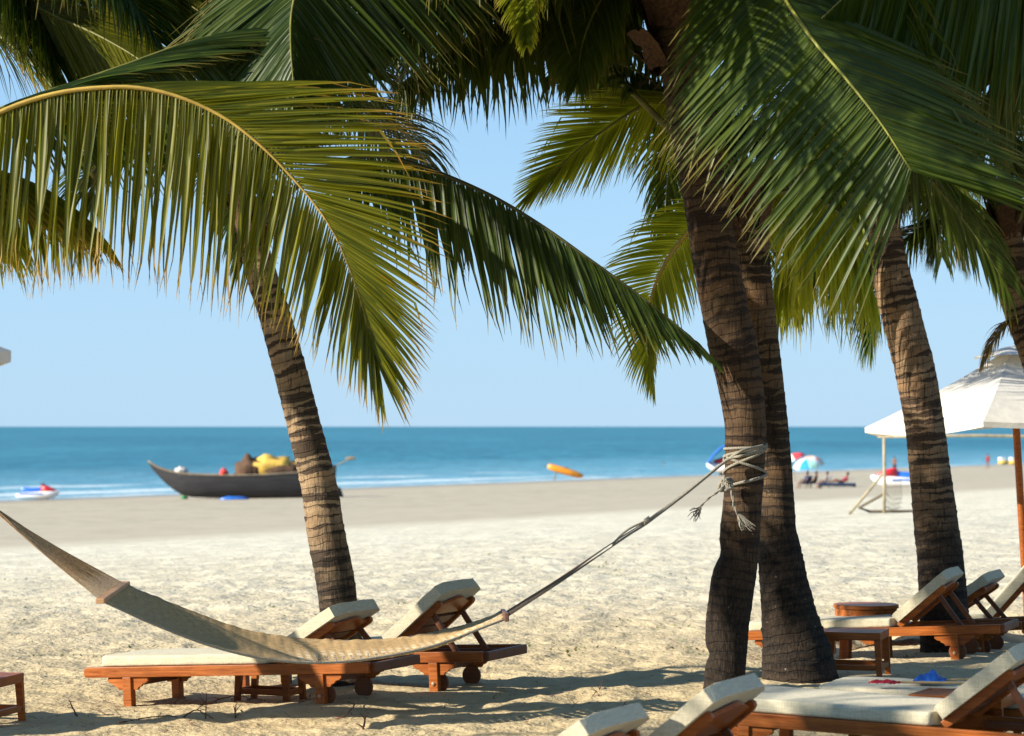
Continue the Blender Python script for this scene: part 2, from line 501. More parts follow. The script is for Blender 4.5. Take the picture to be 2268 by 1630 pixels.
def palm(name, label, base, grp='palms leaning over the loungers'):
    x, y, w, Y = base
    p = W(x, y, Y)
    t = thing(name, label, 'palm tree', (p.x, p.y, p.z), grp)
    CORR.append((p.x, p.y, p.z+.03, .3))
    return t

# --- palm A, left of centre
tA = [(775,1560,96),(774,1520,86),(768,1480,84),(755,1380,84),(742,1280,86),(722,1180,84),(707,1080,80),(688,1000,76),(674,945,74),(650,850,74),(625,757,72),(605,685,69),(583,620,68),(566,560,64),(556,520,58)]
tA = [(x, y, w, 16.75) for x, y, w in tA]
A = palm('palm_tree', 'slender pale ringed palm trunk rising behind the left pair of loungers', tA[1])
trunk(A, tA, barkA, seed=3, ringamp=.035)
# --- palm B, the hammock palm
tB = [(1601,1560,96),(1603,1535,92),(1605,1505,90),(1609,1449,92),(1612,1375,97),(1625,1276,98),(1634,1226,93),(1645,1107,86),(1650,1010,88),(1650,932,92),(1640,850,100),(1624,770,108),(1602,670,104),(1585,578,101),(1562,433,99),(1537,289,103),(1522,193,102),(1513,96,112),(1508,20,118),(1500,-60,104),(1495,-110,80)]
tB = [(x, y, w, 16.6) for x, y, w in tB]
B = palm('palm_tree', 'tall dark brown palm with the hammock rope knotted round its trunk', tB[1])
trunk(B, tB, barkB, seed=11, ringamp=.02, dents=[(.30, 0, .20, .045), (.93, 0, .17, .08), (.98, 1.2, .08, .06)])
# --- palm C, behind B
tC = [(1774,1530,190),(1772,1510,172),(1766,1455,156),(1754,1398,132),(1744,1341,115),(1735,1283,104),(1727,1226,96),(1721,1165,82),(1718,1068,74),(1712,971,72),(1704,870,68),(1693,770,66),(1675,626,68),(1666,530,74),(1660,460,64)]
tC = [(x, y, w, 17.25) for x, y, w in tC]
Cc = palm('palm_tree', 'palm with a swollen black foot standing just behind the hammock palm', tC[1])
trunk(Cc, tC, barkC, seed=23, ringamp=.03)
# --- palm D, right
tD = [(2098,1470,120),(2095,1447,112),(2092,1380,108),(2088,1312,104),(2082,1226,100),(2074,1168,97),(2060,1048,90),(2046,927,86),(2024,807,89),(2014,770,89),(1978,626,86),(1966,560,78),(1958,490,68)]
tD = [(x, y, w, 19.5) for x, y, w in tD]
D = palm('palm_tree', 'tan banded palm trunk beside the white parasol at right', tD[1])
trunk(D, tD, barkD, seed=31, ringamp=.03)
# --- palm E, right edge
tE = [(2470,1420,120),(2430,1200,90),(2370,1000,84),(2310,820,80),(2275,720,78),(2250,640,80),(2238,560,72),(2232,510,60)]
tE = [(x, y, w, 20.4) for x, y, w in tE]
E = palm('palm_tree', 'palm whose crown hangs into the right edge of the picture above the parasol', tE[0])
trunk(E, tE, barkD, seed=41)
# --- palms whose trunks stand outside the frame
tL = [(-560,1640,150,14.2),(-540,1400,130,14.2),(-500,1000,120,14.15),(-455,650,110,14.1),(-420,330,100,14.0),(-410,260,80,14.0)]
Lp = palm('palm_tree', 'near palm outside the left edge with the golden frond arching in from the left', tL[0])
trunk(Lp, tL, barkA, seed=51)
tG = [(-813,1675,160,13.3),(-640,1200,125,14.0),(-420,500,105,15.3),(-290,0,92,16.2),(-245,-200,86,16.5),(-240,-260,66,16.5)]
G = palm('palm_tree', 'tall palm whose leaves fill the top left corner of the picture', tG[0])
trunk(G, tG, barkB, seed=61)
tH = [(2820,1606,150,14.6),(2760,900,110,14.3),(2640,300,105,14.1),(2560,-120,100,14.0),(2545,-190,70,14.0)]
H = palm('palm_tree', 'tall palm whose long straight leaflets hang into the top right corner', tH[0])
trunk(H, tH, barkB, seed=71)

cA, cB, cC, cD, cE = W(556,528,16.75), W(1500,-70,16.6), W(1662,480,17.25), W(1958,500,19.5), W(2234,530,20.4)
cL, cG, cH = W(-412,290,14.0), W(-240,-230,16.5), W(2550,-160,14.0)
for t, c, r in ((A, cA, .085), (B, cB+V((0,0,-.12)), .16), (Cc, cC+UP*-.1, .085), (D, cD, .10), (E, cE, .095), (Lp, cL, .12), (G, cG, .12), (H, cH, .12)):
    sheaths(t, c, r)
sheaths(B, cB+V((0, 0, -.36)), .165, 8, .36)
sheaths(B, cB+V((0, 0, -.62)), .16, 5, .22)
IP = lambda x, z, y=0.: V((x, y, z))
# F1 golden frond
frond(Lp, lerpY([(-412,300),(-200,300),(-60,272),(40,232),(120,208),(200,196),(300,194),(400,216),(500,263),(580,325),(640,386),(700,456),(742,522),(772,592),(795,655),(815,730),(835,800)], 14.0, 14.25),
      n=118, L=1.06, S0=IP(.1, 1, .3),
      dL=[(0, (.9, .3, .12)), (.35, (1, .25, .03)), (.44, (1, .1, .10)), (.52, (1, 0, .06)), (.6, (1, 0, .02)), (.66, (1, 0, -.06)), (.73, (.9, 0, -.35)), (.79, (.83, 0, -.5)), (.89, (.65, 0, -.75)), (1, (.45, 0, -.88))],
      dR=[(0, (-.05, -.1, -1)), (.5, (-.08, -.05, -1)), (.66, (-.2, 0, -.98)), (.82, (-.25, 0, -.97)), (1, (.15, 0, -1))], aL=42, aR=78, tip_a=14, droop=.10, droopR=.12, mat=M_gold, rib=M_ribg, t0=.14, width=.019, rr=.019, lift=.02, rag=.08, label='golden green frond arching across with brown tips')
# F2 dark arching frond
frond(A, lerpY([(556,528),(610,455),(675,400),(745,362),(820,345),(900,358),(1000,394),(1100,440),(1200,500),(1300,570),(1400,642),(1500,722),(1572,790)], 16.7, 16.2),
      n=88, L=.86, tipk=.85, jit=.07, S0=IP(0, .25, 1), aL=62, aR=62, tip_a=14,
      dL=[(0, (.1, .45, -1)), (.5, (.3, .3, -.95)), (.8, (.55, .1, -.85)), (1, (.75, 0, -.66))], dR=[(0, (.05, -.3, -1)), (.5, (.22, -.2, -1)), (.8, (.5, 0, -.87)), (1, (.7, 0, -.7))], droop=.15, mat=M_green, width=.020, rr=.022, rag=.32, rib=M_ribd, label='dark arching frond hanging over the sea to the hammock palm')
# F3 upper left dark frond
frond(Lp, lerpY([(-412,300),(-250,290),(-60,262),(63,219),(250,155),(400,100),(485,78),(600,62),(720,90),(800,150)], 14.1, 15.6),
      n=105, L=.8, S0=IP(-.3, 1, .5), dL=[(0, (.95, .2, .35)), (.6, (1, .1, .15)), (1, (.9, 0, -.4))], dR=[(0, (.5, 0, -.85)), (.5, (.7, 0, -.7)), (1, (.5, 0, -.85))], droop=.25, mat=M_green, t0=.3, width=.019)
# F4 hanging frond top centre
frond(B, lerpY([(1500,-70),(1380,-230),(1150,-330),(900,-290),(760,-200),(680,-90),(648,15),(644,100),(650,185)], 16.5, 14.5),
      n=125, L=1.15, S0=IP(-1, 0, .15), dL=[(0, (-.85, .1, -.45)), (.6, (-.8, 0, -.6)), (.9, (-.5, 0, -.87)), (1, (-.1, 0, -1))], dR=[(0, (.78, 0, -.62)), (.6, (.68, 0, -.73)), (.9, (.35, 0, -.93)), (1, (.05, 0, -1))], droop=.15, mat=M_green, t0=.38, width=.022, rr=.028)
frond(B, lerpY([(1500,-70),(1360,-190),(1200,-250),(1040,-210),(930,-120),(870,-10),(850,80)], 16.5, 15.6),
      n=90, L=.9, S0=IP(-1, 0, .3), aL=55, aR=52, tip_a=22, droop=.5, mat=M_green, t0=.3, width=.021)
# F5 pale tip
frond(B, lerpY([(1500,-70),(1400,-200),(1290,-230),(1210,-150),(1172,-60),(1162,30),(1166,95)], 16.4, 15.1),
      n=80, L=.42, S0=IP(-1, 0, .2), aL=30, aR=30, tip_a=12, droop=.35, mat=M_pale, t0=.35, width=.017, label='pale yellow green frond tip hanging at the top')
# fronds from B drooping left
frond(B, lerpY([(1500,-70),(1380,-150),(1250,-150),(1120,-90),(1010,0),(940,90),(900,160)], 16.6, 17.0),
      n=90, L=.8, S0=IP(.2, .2, 1), aL=55, aR=55, tip_a=20, droop=1.2, mat=M_green, width=.018)
frond(B, lerpY([(1500,-70),(1430,-110),(1340,-100),(1250,-50),(1180,20),(1130,90)], 16.6, 16.0),
      n=80, L=.72, S0=IP(.2, .2, 1), aL=60, aR=60, tip_a=22, droop=1.3, mat=M_green, width=.018)
frond(B, lerpY([(1500,-70),(1440,-100),(1370,-60),(1320,20),(1290,100),(1280,180)], 16.6, 16.2),
      n=70, L=.5, S0=IP(-1, 0, .3), aL=50, aR=50, tip_a=22, droop=.8, mat=M_green, width=.016)
frond(B, lerpY([(1500,-70),(1330,-330),(1050,-430),(760,-400),(520,-280),(380,-140),(300,-20)], 16.6, 16.6),
      n=100, L=1.0, S0=IP(.2, .2, 1), aL=55, aR=55, tip_a=22, droop=.9, mat=M_green, width=.021)
# F7 yellow petiole crossing left of the big trunk
frond(Cc, lerpY([(1660,480),(1600,410),(1540,345),(1480,285),(1390,195),(1300,115),(1220,60),(1140,45),(1070,80),(1010,140)], 17.25, 17.0),
      n=80, L=.62, S0=IP(0, .3, 1), aL=60, aR=60, tip_a=22, droop=1.3, mat=M_green, t0=.42, width=.016, rr=.034)
# F8 bright frond left of the trunk
frond(Cc, lerpY([(1662,480),(1650,360),(1610,270),(1550,220),(1480,215),(1420,236),(1350,280),(1270,340),(1178,425)], 17.25, 17.5),
      n=88, L=.60, S0=IP(-.2, 1, .25), dL=[(0, (-.95, .1, .18)), (.5, (-1, 0, .02)), (.85, (-.9, 0, -.35)), (1, (-.65, 0, -.75))], dR=[(0, (-.35, 0, -.93)), (.5, (-.42, 0, -.9)), (1, (-.55, 0, -.8))], droop=.08, droopR=.12, mat=M_pale, t0=.25, width=.0125, rag=.06, lift=.02)
# F9
frond(Cc, lerpY([(1662,480),(1640,440),(1600,440),(1560,470),(1525,512),(1480,572),(1448,640),(1434,715),(1437,785),(1447,840)], 17.3, 17.7),
      n=68, L=.50, S0=IP(-1, .5, .2), dL=[(0, (-1, 0, .2)), (.5, (-.95, 0, -.15)), (.8, (-.5, 0, -.85)), (1, (0, 0, -1))], dR=[(0, (.35, 0, -.95)), (.6, (.2, 0, -1)), (1, (.08, 0, -1))], droop=.35, droopR=.08, mat=M_pale, t0=.15, width=.0125, rib=M_ribg, label='thin bright frond drooping left of the hammock palm')
# F10 hanging bright leaves between C and D
frond(Cc, lerpY([(1662,480),(1690,440),(1750,425),(1820,445),(1880,500),(1915,570),(1930,640)], 17.3, 18.2),
      n=56, L=.88, jit=.11, S0=IP(0, .2, 1), dL=[(0, (-.1, .3, -1)), (1, (.15, .1, -1))], dR=[(0, (-.15, -.3, -1)), (1, (.1, -.1, -1))], droop=.2, mat=M_pale, width=.017, rag=.3)
frond(D, lerpY([(1958,500),(1920,445),(1860,430),(1800,455),(1755,520),(1725,600),(1712,650)], 19.5, 18.6),
      n=56, L=.86, jit=.11, S0=IP(0, .2, 1), dL=[(0, (.1, .3, -1)), (1, (-.1, .1, -1))], dR=[(0, (.15, -.3, -1)), (1, (-.1, -.1, -1))], droop=.2, mat=M_pale, width=.018, rag=.3)
frond(D, lerpY([(1958,500),(1985,445),(2030,425),(2075,450),(2105,510),(2120,560)], 19.5, 20.0),
      n=70, L=.62, S0=IP(0, .2, 1), aL=60, aR=60, tip_a=20, droop=1.2, mat=M_pale, width=.016)
# F11 the big dark frond at the right
frond(B, PX([(1500,-70),(1570,-170),(1650,-140),(1725,-20),(1800,88),(1870,170),(1950,272),(2018,378)], [16.5,15.4,14.3,13.4,13.0,12.9,12.8,12.8]),
      n=100, L=1.0, tipk=.14, ru=.45, r0=.5, S0=IP(-.8, -.55, .1), dL=[(0, (-.68, -.1, -.74)), (.8, (-.68, 0, -.73)), (.93, (-.62, 0, -.78)), (1, (-.35, 0, -.94))], dR=[(0, (.88, .1, -.4)), (1, (.95, 0, -.3))], droop=.10, droopR=.10, mat=M_green, rib=M_ribg2, t0=.50, width=.021, rr=.030, rag=.1, lift=.02, label='big dark frond with a pale midrib spread at upper right')
frond(B, PX([(1500,-70),(1620,-260),(1800,-230),(1920,-60),(1985,140),(2020,330),(2090,432),(2160,522),(2222,620)], [16.5,15.4,14.3,13.8,13.6,13.5,13.5,13.5,13.5]),
      n=110, L=.75, S0=IP(-.6, -.5, .6), aL=44, aR=40, tip_a=18, droop=.8, mat=M_green, t0=.3, width=.018)
# F12 hanging curtain top right
frond(H, lerpY([(2550,-160),(2430,-210),(2300,-200),(2160,-150),(2020,-90),(1900,-30),(1820,40)], 14.0, 13.2),
      n=100, L=1.25, S0=IP(0, .3, 1), dL=[(0, (-.1, .25, -1)), (1, (-.35, .1, -.95))], dR=[(0, (-.1, -.25, -1)), (1, (-.35, -.1, -.95))], droop=.15, mat=M_green, t0=.16, width=.021)
frond(H, lerpY([(2550,-160),(2450,-120),(2350,-60),(2270,40),(2220,150),(2190,260)], 14.0, 14.6),
      n=90, L=.9, S0=IP(-.5, 0, 1), aL=60, aR=60, tip_a=22, droop=1.2, mat=M_green, width=.02)
frond(H, lerpY([(2550,-160),(2440,-240),(2280,-260),(2120,-190),(1980,-80),(1900,40),(1860,160)], 14.1, 15.4),
      n=100, L=1.0, S0=IP(0, .3, 1), aL=62, aR=62, tip_a=22, droop=1.3, mat=M_green, width=.02)
# F13 top left mass
frond(G, lerpY([(-240,-230),(-60,-200),(80,-140),(220,-80),(360,-20),(480,50),(560,120)], 16.5, 15.8),
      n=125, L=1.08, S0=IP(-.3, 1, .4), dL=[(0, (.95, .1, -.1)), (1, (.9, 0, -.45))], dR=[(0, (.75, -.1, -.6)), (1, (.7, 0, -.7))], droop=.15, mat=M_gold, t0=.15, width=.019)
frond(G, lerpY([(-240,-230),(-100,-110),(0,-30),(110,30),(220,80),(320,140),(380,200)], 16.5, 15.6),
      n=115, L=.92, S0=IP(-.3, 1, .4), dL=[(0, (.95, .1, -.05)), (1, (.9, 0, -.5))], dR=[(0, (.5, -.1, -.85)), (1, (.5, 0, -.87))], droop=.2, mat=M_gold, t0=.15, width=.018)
frond(G, lerpY([(-240,-230),(-60,-250),(120,-230),(300,-160),(450,-60),(560,60),(620,150)], 16.5, 16.4),
      n=110, L=.98, S0=IP(.2, .5, 1), aL=55, aR=55, tip_a=22, droop=.8, mat=M_green, t0=.15, width=.019)
frond(G, lerpY([(-240,-230),(-130,-80),(-70,10),(0,80),(70,140),(130,210)], 16.5, 15.9),
      n=90, L=.72, S0=IP(-.6, .5, .6), aL=45, aR=50, tip_a=25, droop=.9, mat=M_green, width=.017)
# F14 lower left fronds
frond(Lp, lerpY([(-412,300),(-280,310),(-150,335),(-30,370),(80,410),(160,460),(215,525)], 14.2, 15.6),
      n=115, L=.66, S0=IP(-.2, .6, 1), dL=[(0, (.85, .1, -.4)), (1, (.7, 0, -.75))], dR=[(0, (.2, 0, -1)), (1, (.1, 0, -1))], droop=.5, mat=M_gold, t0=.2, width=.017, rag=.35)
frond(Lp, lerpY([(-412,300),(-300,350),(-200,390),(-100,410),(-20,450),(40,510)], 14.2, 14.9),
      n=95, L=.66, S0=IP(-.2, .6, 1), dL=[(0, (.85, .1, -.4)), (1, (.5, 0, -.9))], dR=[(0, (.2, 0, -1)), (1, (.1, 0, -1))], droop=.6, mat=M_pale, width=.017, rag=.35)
# dense top: fronds of B reaching left overhead, leaflets hanging
for (xe, ye, pk, Ye, Lf) in ((1180, 60, -170, 16.9, .72), (1060, 40, -230, 17.3, .8), (960, 70, -280, 16.3, .85), (850, 60, -300, 17.2, .9), (760, 90, -330, 16.9, .9), (640, 40, -350, 17.5, .9), (1000, 130, -210, 17.6, .62), (1230, 30, -150, 17.4, .8)):
    xm = (1500+xe)/2
    frond(B, lerpY([(1500,-70),(1500-(1500-xe)*.22, pk*.75-20),(xm, pk),(1500-(1500-xe)*.78, pk*.62),(xe+30, (ye+pk)/2+30),(xe,ye)], 16.6, Ye),
          n=75, L=Lf, S0=IP(.25, random.uniform(-.3, .5), 1), aL=58, aR=58, tip_a=20, droop=random.uniform(.9, 1.5), mat=M_green, t0=.25, width=.019)
for (pts_, Ya, Lf) in (([(1500,-70),(1400,-90),(1280,-70),(1160,-20),(1050,40),(960,90),(880,150)], 16.2, .62), ([(1500,-70),(1420,-120),(1320,-120),(1220,-80),(1140,-20),(1080,40),(1040,90)], 16.9, .60),
                       ([(1500,-70),(1380,-150),(1200,-170),(1020,-130),(880,-60),(780,20),(720,90)], 15.8, .78), ([(1500,-70),(1440,-100),(1370,-90),(1310,-40),(1270,20),(1240,80)], 17.2, .55), ([(1500,-70),(1300,-190),(1080,-180),(920,-110),(800,-20),(740,70)], 17.4, .8), ([(1500,-70),(1350,-180),(1170,-200),(1000,-140),(900,-60),(830,30)], 16.4, .7)):
    pts_ = pts_[:1]+[(x_, y_+42) for x_, y_ in pts_[1:]]
    frond(B, lerpY(pts_, 16.6, Ya), n=80, jit=.12, L=Lf, S0=IP(0, .3, 1), dL=[(0, (.15, .35, -1)), (1, (-.15, .1, -1))], dR=[(0, (.25, -.3, -1)), (1, (.05, -.1, -1))], droop=.2, rag=.4, mat=M_green, t0=.22, width=.018)
# overhead toward the right and the camera: they shade the big dark frond
for az, el, Ln, sg in ((-88, 22, 4.8, .42), (-97, 27, 5.0, .42), (-106, 22, 5.2, .42), (-115, 27, 5.2, .42), (-124, 24, 5.0, .45), (-78, 24, 4.6, .45), (-102, 36, 4.6, .5), (-96, 13, 4.6, .36), (-106, 11, 4.8, .36), (-88, 14, 4.2, .36), (-140, 40, 4.4, .6), (-165, 58, 3.6, .8), (-60, 45, 4.0, .6), (180, 62, 3.4, .9), (82, 34, 5.0, .6), (95, 42, 5.2, .6), (72, 48, 5.0, .6)):
    auto_frond(B, cB, az, el, Ln, sg, n=85, L=1.0, aL=60, aR=60, droop=.8, mat=M_green, width=.021)
for (pts_, Y0_, Y1_, Lf) in (([(1662,480),(1620,350),(1560,240),(1500,150),(1430,90),(1350,70),(1290,100)], 17.25, 17.6, .6),
                        ([(1662,480),(1650,330),(1680,200),(1740,120),(1820,110),(1900,160)], 17.25, 18.0, .7),
                        ([(1662,480),(1690,340),(1760,240),(1840,230),(1920,290),(1970,380)], 17.25, 18.0, .7)):
    frond(Cc, lerpY(pts_, Y0_, Y1_), n=85, L=Lf, S0=IP(.1, .2, 1), aL=58, aR=58, droop=1.0, mat=M_green, width=.017)
for pts_ in ([(1958,500),(1930,340),(1960,200),(2030,120),(2110,110),(2190,170)], [(1958,500),(1980,370),(2040,270),(2120,240),(2200,290),(2250,380)], [(1958,500),(1900,360),(1850,260),(1790,230),(1730,280)]):
    frond(D, lerpY(pts_, 19.5, 19.2), n=85, L=.8, S0=IP(.1, .2, 1), aL=58, aR=58, droop=1.1, mat=M_green, width=.019)
for (pts_, Y1_) in (([(2234,530),(2190,420),(2130,360),(2060,350),(2000,400)], 20.0), ([(2234,530),(2200,440),(2160,420),(2110,450),(2080,530)], 20.6), ([(2234,530),(2220,400),(2170,300),(2100,260),(2030,290)], 21), ([(2234,530),(2235,380),(2220,240),(2170,150),(2100,120)], 20.6)):
    frond(E, lerpY(pts_, 20.4, Y1_), n=80, L=.75, S0=IP(.1, .2, 1), aL=58, aR=58, droop=1.2, mat=M_green, width=.018)
frond(H, lerpY([(2550,-160),(2420,-260),(2240,-280),(2050,-220),(1880,-130),(1740,-30)], 14.1, 14.8), n=100, L=1.0, S0=IP(0, .3, 1), aL=60, aR=60, tip_a=22, droop=1.5, mat=M_green, width=.021)
frond(H, lerpY([(2550,-160),(2440,-140),(2330,-80),(2230,0),(2150,90),(2100,190)], 14.1, 15.2), n=95, L=.9, S0=IP(0, .3, 1), aL=60, aR=60, tip_a=22, droop=1.3, mat=M_green, width=.02)
for (pts_, Y1_) in (([(-240,-230),(-40,-260),(160,-260),(360,-180),(520,-70),(640,60)], 16.4), ([(-240,-230),(-80,-230),(60,-200),(180,-120),(280,-20),(350,90)], 16.2), ([(-240,-230),(-120,-200),(-40,-150),(40,-60),(90,40),(120,130)], 16.6)):
    frond(G, lerpY(pts_, 16.5, Y1_-.6), n=105, L=.92, S0=IP(.1, .6, 1), aL=55, aR=55, droop=.7, mat=M_green, width=.02)
# an unseen palm is added further down to stripe the foreground cushions with shadow
# palm A fronds behind the golden one
for az, el, Ln, sg in ((165, 60, 1.7, 1.0), (150, 70, 1.9, 1.1), (100, 62, 2.2, 1.2), (60, 68, 2.3, 1.1), (120, 75, 2.2, 1.0), (40, 74, 2.2, 1.1)):
    auto_frond(A, cA, az, el, Ln, sg, n=70, L=.62, aL=58, aR=58, droop=1.0, mat=M_green, width=.017)
# other crowns
for az, el, Ln, sg in ((100, 45, 3.4, 1.1), (60, 60, 3.3, 1.1), (20, 50, 3.2, 1.1), (-20, 45, 3.0, 1.0), (135, 55, 3.4, 1.1), (165, 40, 3.3, 1.0), (-60, 50, 3.0, 1.1), (5, 15, 2.6, .9), (45, 20, 2.8, .9)):
    auto_frond(B, cB, az, el, Ln, sg, n=80, L=.9, aL=58, aR=58, droop=1.1, mat=M_green, width=.02)
for az, el, Ln, sg in ((70, 55, 2.5, 1.2), (20, 60, 2.4, 1.2), (110, 60, 2.4, 1.1), (-10, 50, 1.9, 1.1), (-40, 70, 2.2, 1.2), (85, 40, 2.2, 1.)):
    auto_frond(Cc, cC, az, el, Ln, sg, n=70, L=.62, aL=58, aR=58, droop=1.1, mat=M_pale if az in (-10, 20) else M_green, width=.016)
for az, el, Ln, sg in ((99, 20, 3.7, .5), (106, 27, 3.8, .5), (113, 22, 3.8, .5), (88, 32, 3.6, .7), (70, 36, 3.6, .7), (90, 55, 2.9, 1.1), (40, 55, 2.8, 1.1), (10, 40, 2.6, 1.1), (-30, 60, 2.6, 1.2), (140, 60, 2.6, 1.1), (175, 70, 2.6, 1.2)):
    auto_frond(D, cD, az, el, Ln, sg, n=70, L=.75, aL=58, aR=58, droop=1.1, mat=M_green, width=.018)
for az, el, Ln, sg in ((175, 50, 2.4, 1.2), (200, 20, 1.8, 1.1), (120, 55, 2.5, 1.1), (60, 45, 2.5, 1.1), (0, 50, 2.5, 1.1), (-60, 50, 2.4, 1.1), (160, 65, 2.5, 1.2), (190, 40, 2.1, 1.2)):
    auto_frond(E, cE, az, el, Ln, sg, n=65, L=.7, aL=58, aR=58, droop=1.2, mat=M_green, width=.018)
frond(E, lerpY([(2262,660),(2256,700),(2232,716),(2210,742),(2192,775),(2180,800)], 20.3, 20.3), n=45, L=.3, S0=IP(0, .2, 1), aL=50, aR=50, tip_a=15, droop=1.5, mat=M_dry, rib=M_ribg, width=.012, rr=.012, label='withered yellow frond behind the parasol')
for az, el, Ln, sg in ((120, 50, 3.0, 1.1),):
    auto_frond(Lp, cL, az, el, Ln, sg, n=75, L=.9, droop=1.0, mat=M_green)
    auto_frond(G, cG, az+30, el, Ln, sg, n=75, L=.8, droop=1.0, mat=M_green)
for az, el, Ln, sg in ((100, 50, 3.2, 1.1), (30, 50, 3.0, 1.1), (150, 40, 3.2, 1.0)):
    auto_frond(H, cH, az, el, Ln, sg, n=80, L=.95, droop=1.1, mat=M_green)


tK = [(-5300,2050,200,9.4),(-4400,1200,180,9.3),(-3800,0,160,9.2),(-3480,-880,130,9.2)]  # unseen palm, added only to throw leaf shadows on the cushions
Kp = palm('palm_tree', 'unseen palm added outside the frame at far left to stripe the cushions with shadow', tK[0])
trunk(Kp, tK, barkA, seed=81); cK = W(-3480,-880,9.2); sheaths(Kp, cK, .12)
for az, el, Ln, sg in ((15, 34, 3.4, .8), (48, 30, 3.4, .8), (75, 40, 3.2, .9), (-20, 34, 3.0, .9), (120, 40, 3.0, 1.0), (180, 40, 3.0, 1.0), (240, 40, 3.0, 1.0), (300, 40, 2.8, 1.0)):
    auto_frond(Kp, cK, az, el, Ln, sg, n=30, L=.85, droop=.9, mat=M_green, width=.024)
# leaves filling behind the crown of the hammock palm
for pts_ in ([(1662,480),(1640,330),(1580,210),(1500,120),(1410,60),(1310,50),(1220,100)], [(1662,480),(1630,380),(1550,290),(1460,190),(1370,140),(1280,130),(1210,170)]):
    frond(Cc, lerpY(pts_, 17.25, 18.0), n=70, L=.55, S0=IP(.1, .2, 1), dL=[(0, (-.1, .3, -1)), (1, (-.2, .1, -1))], dR=[(0, (.15, -.3, -1)), (1, (-.1, -.1, -1))], droop=.2, jit=.18, rag=.4, mat=M_green, width=.013, t0=.3)
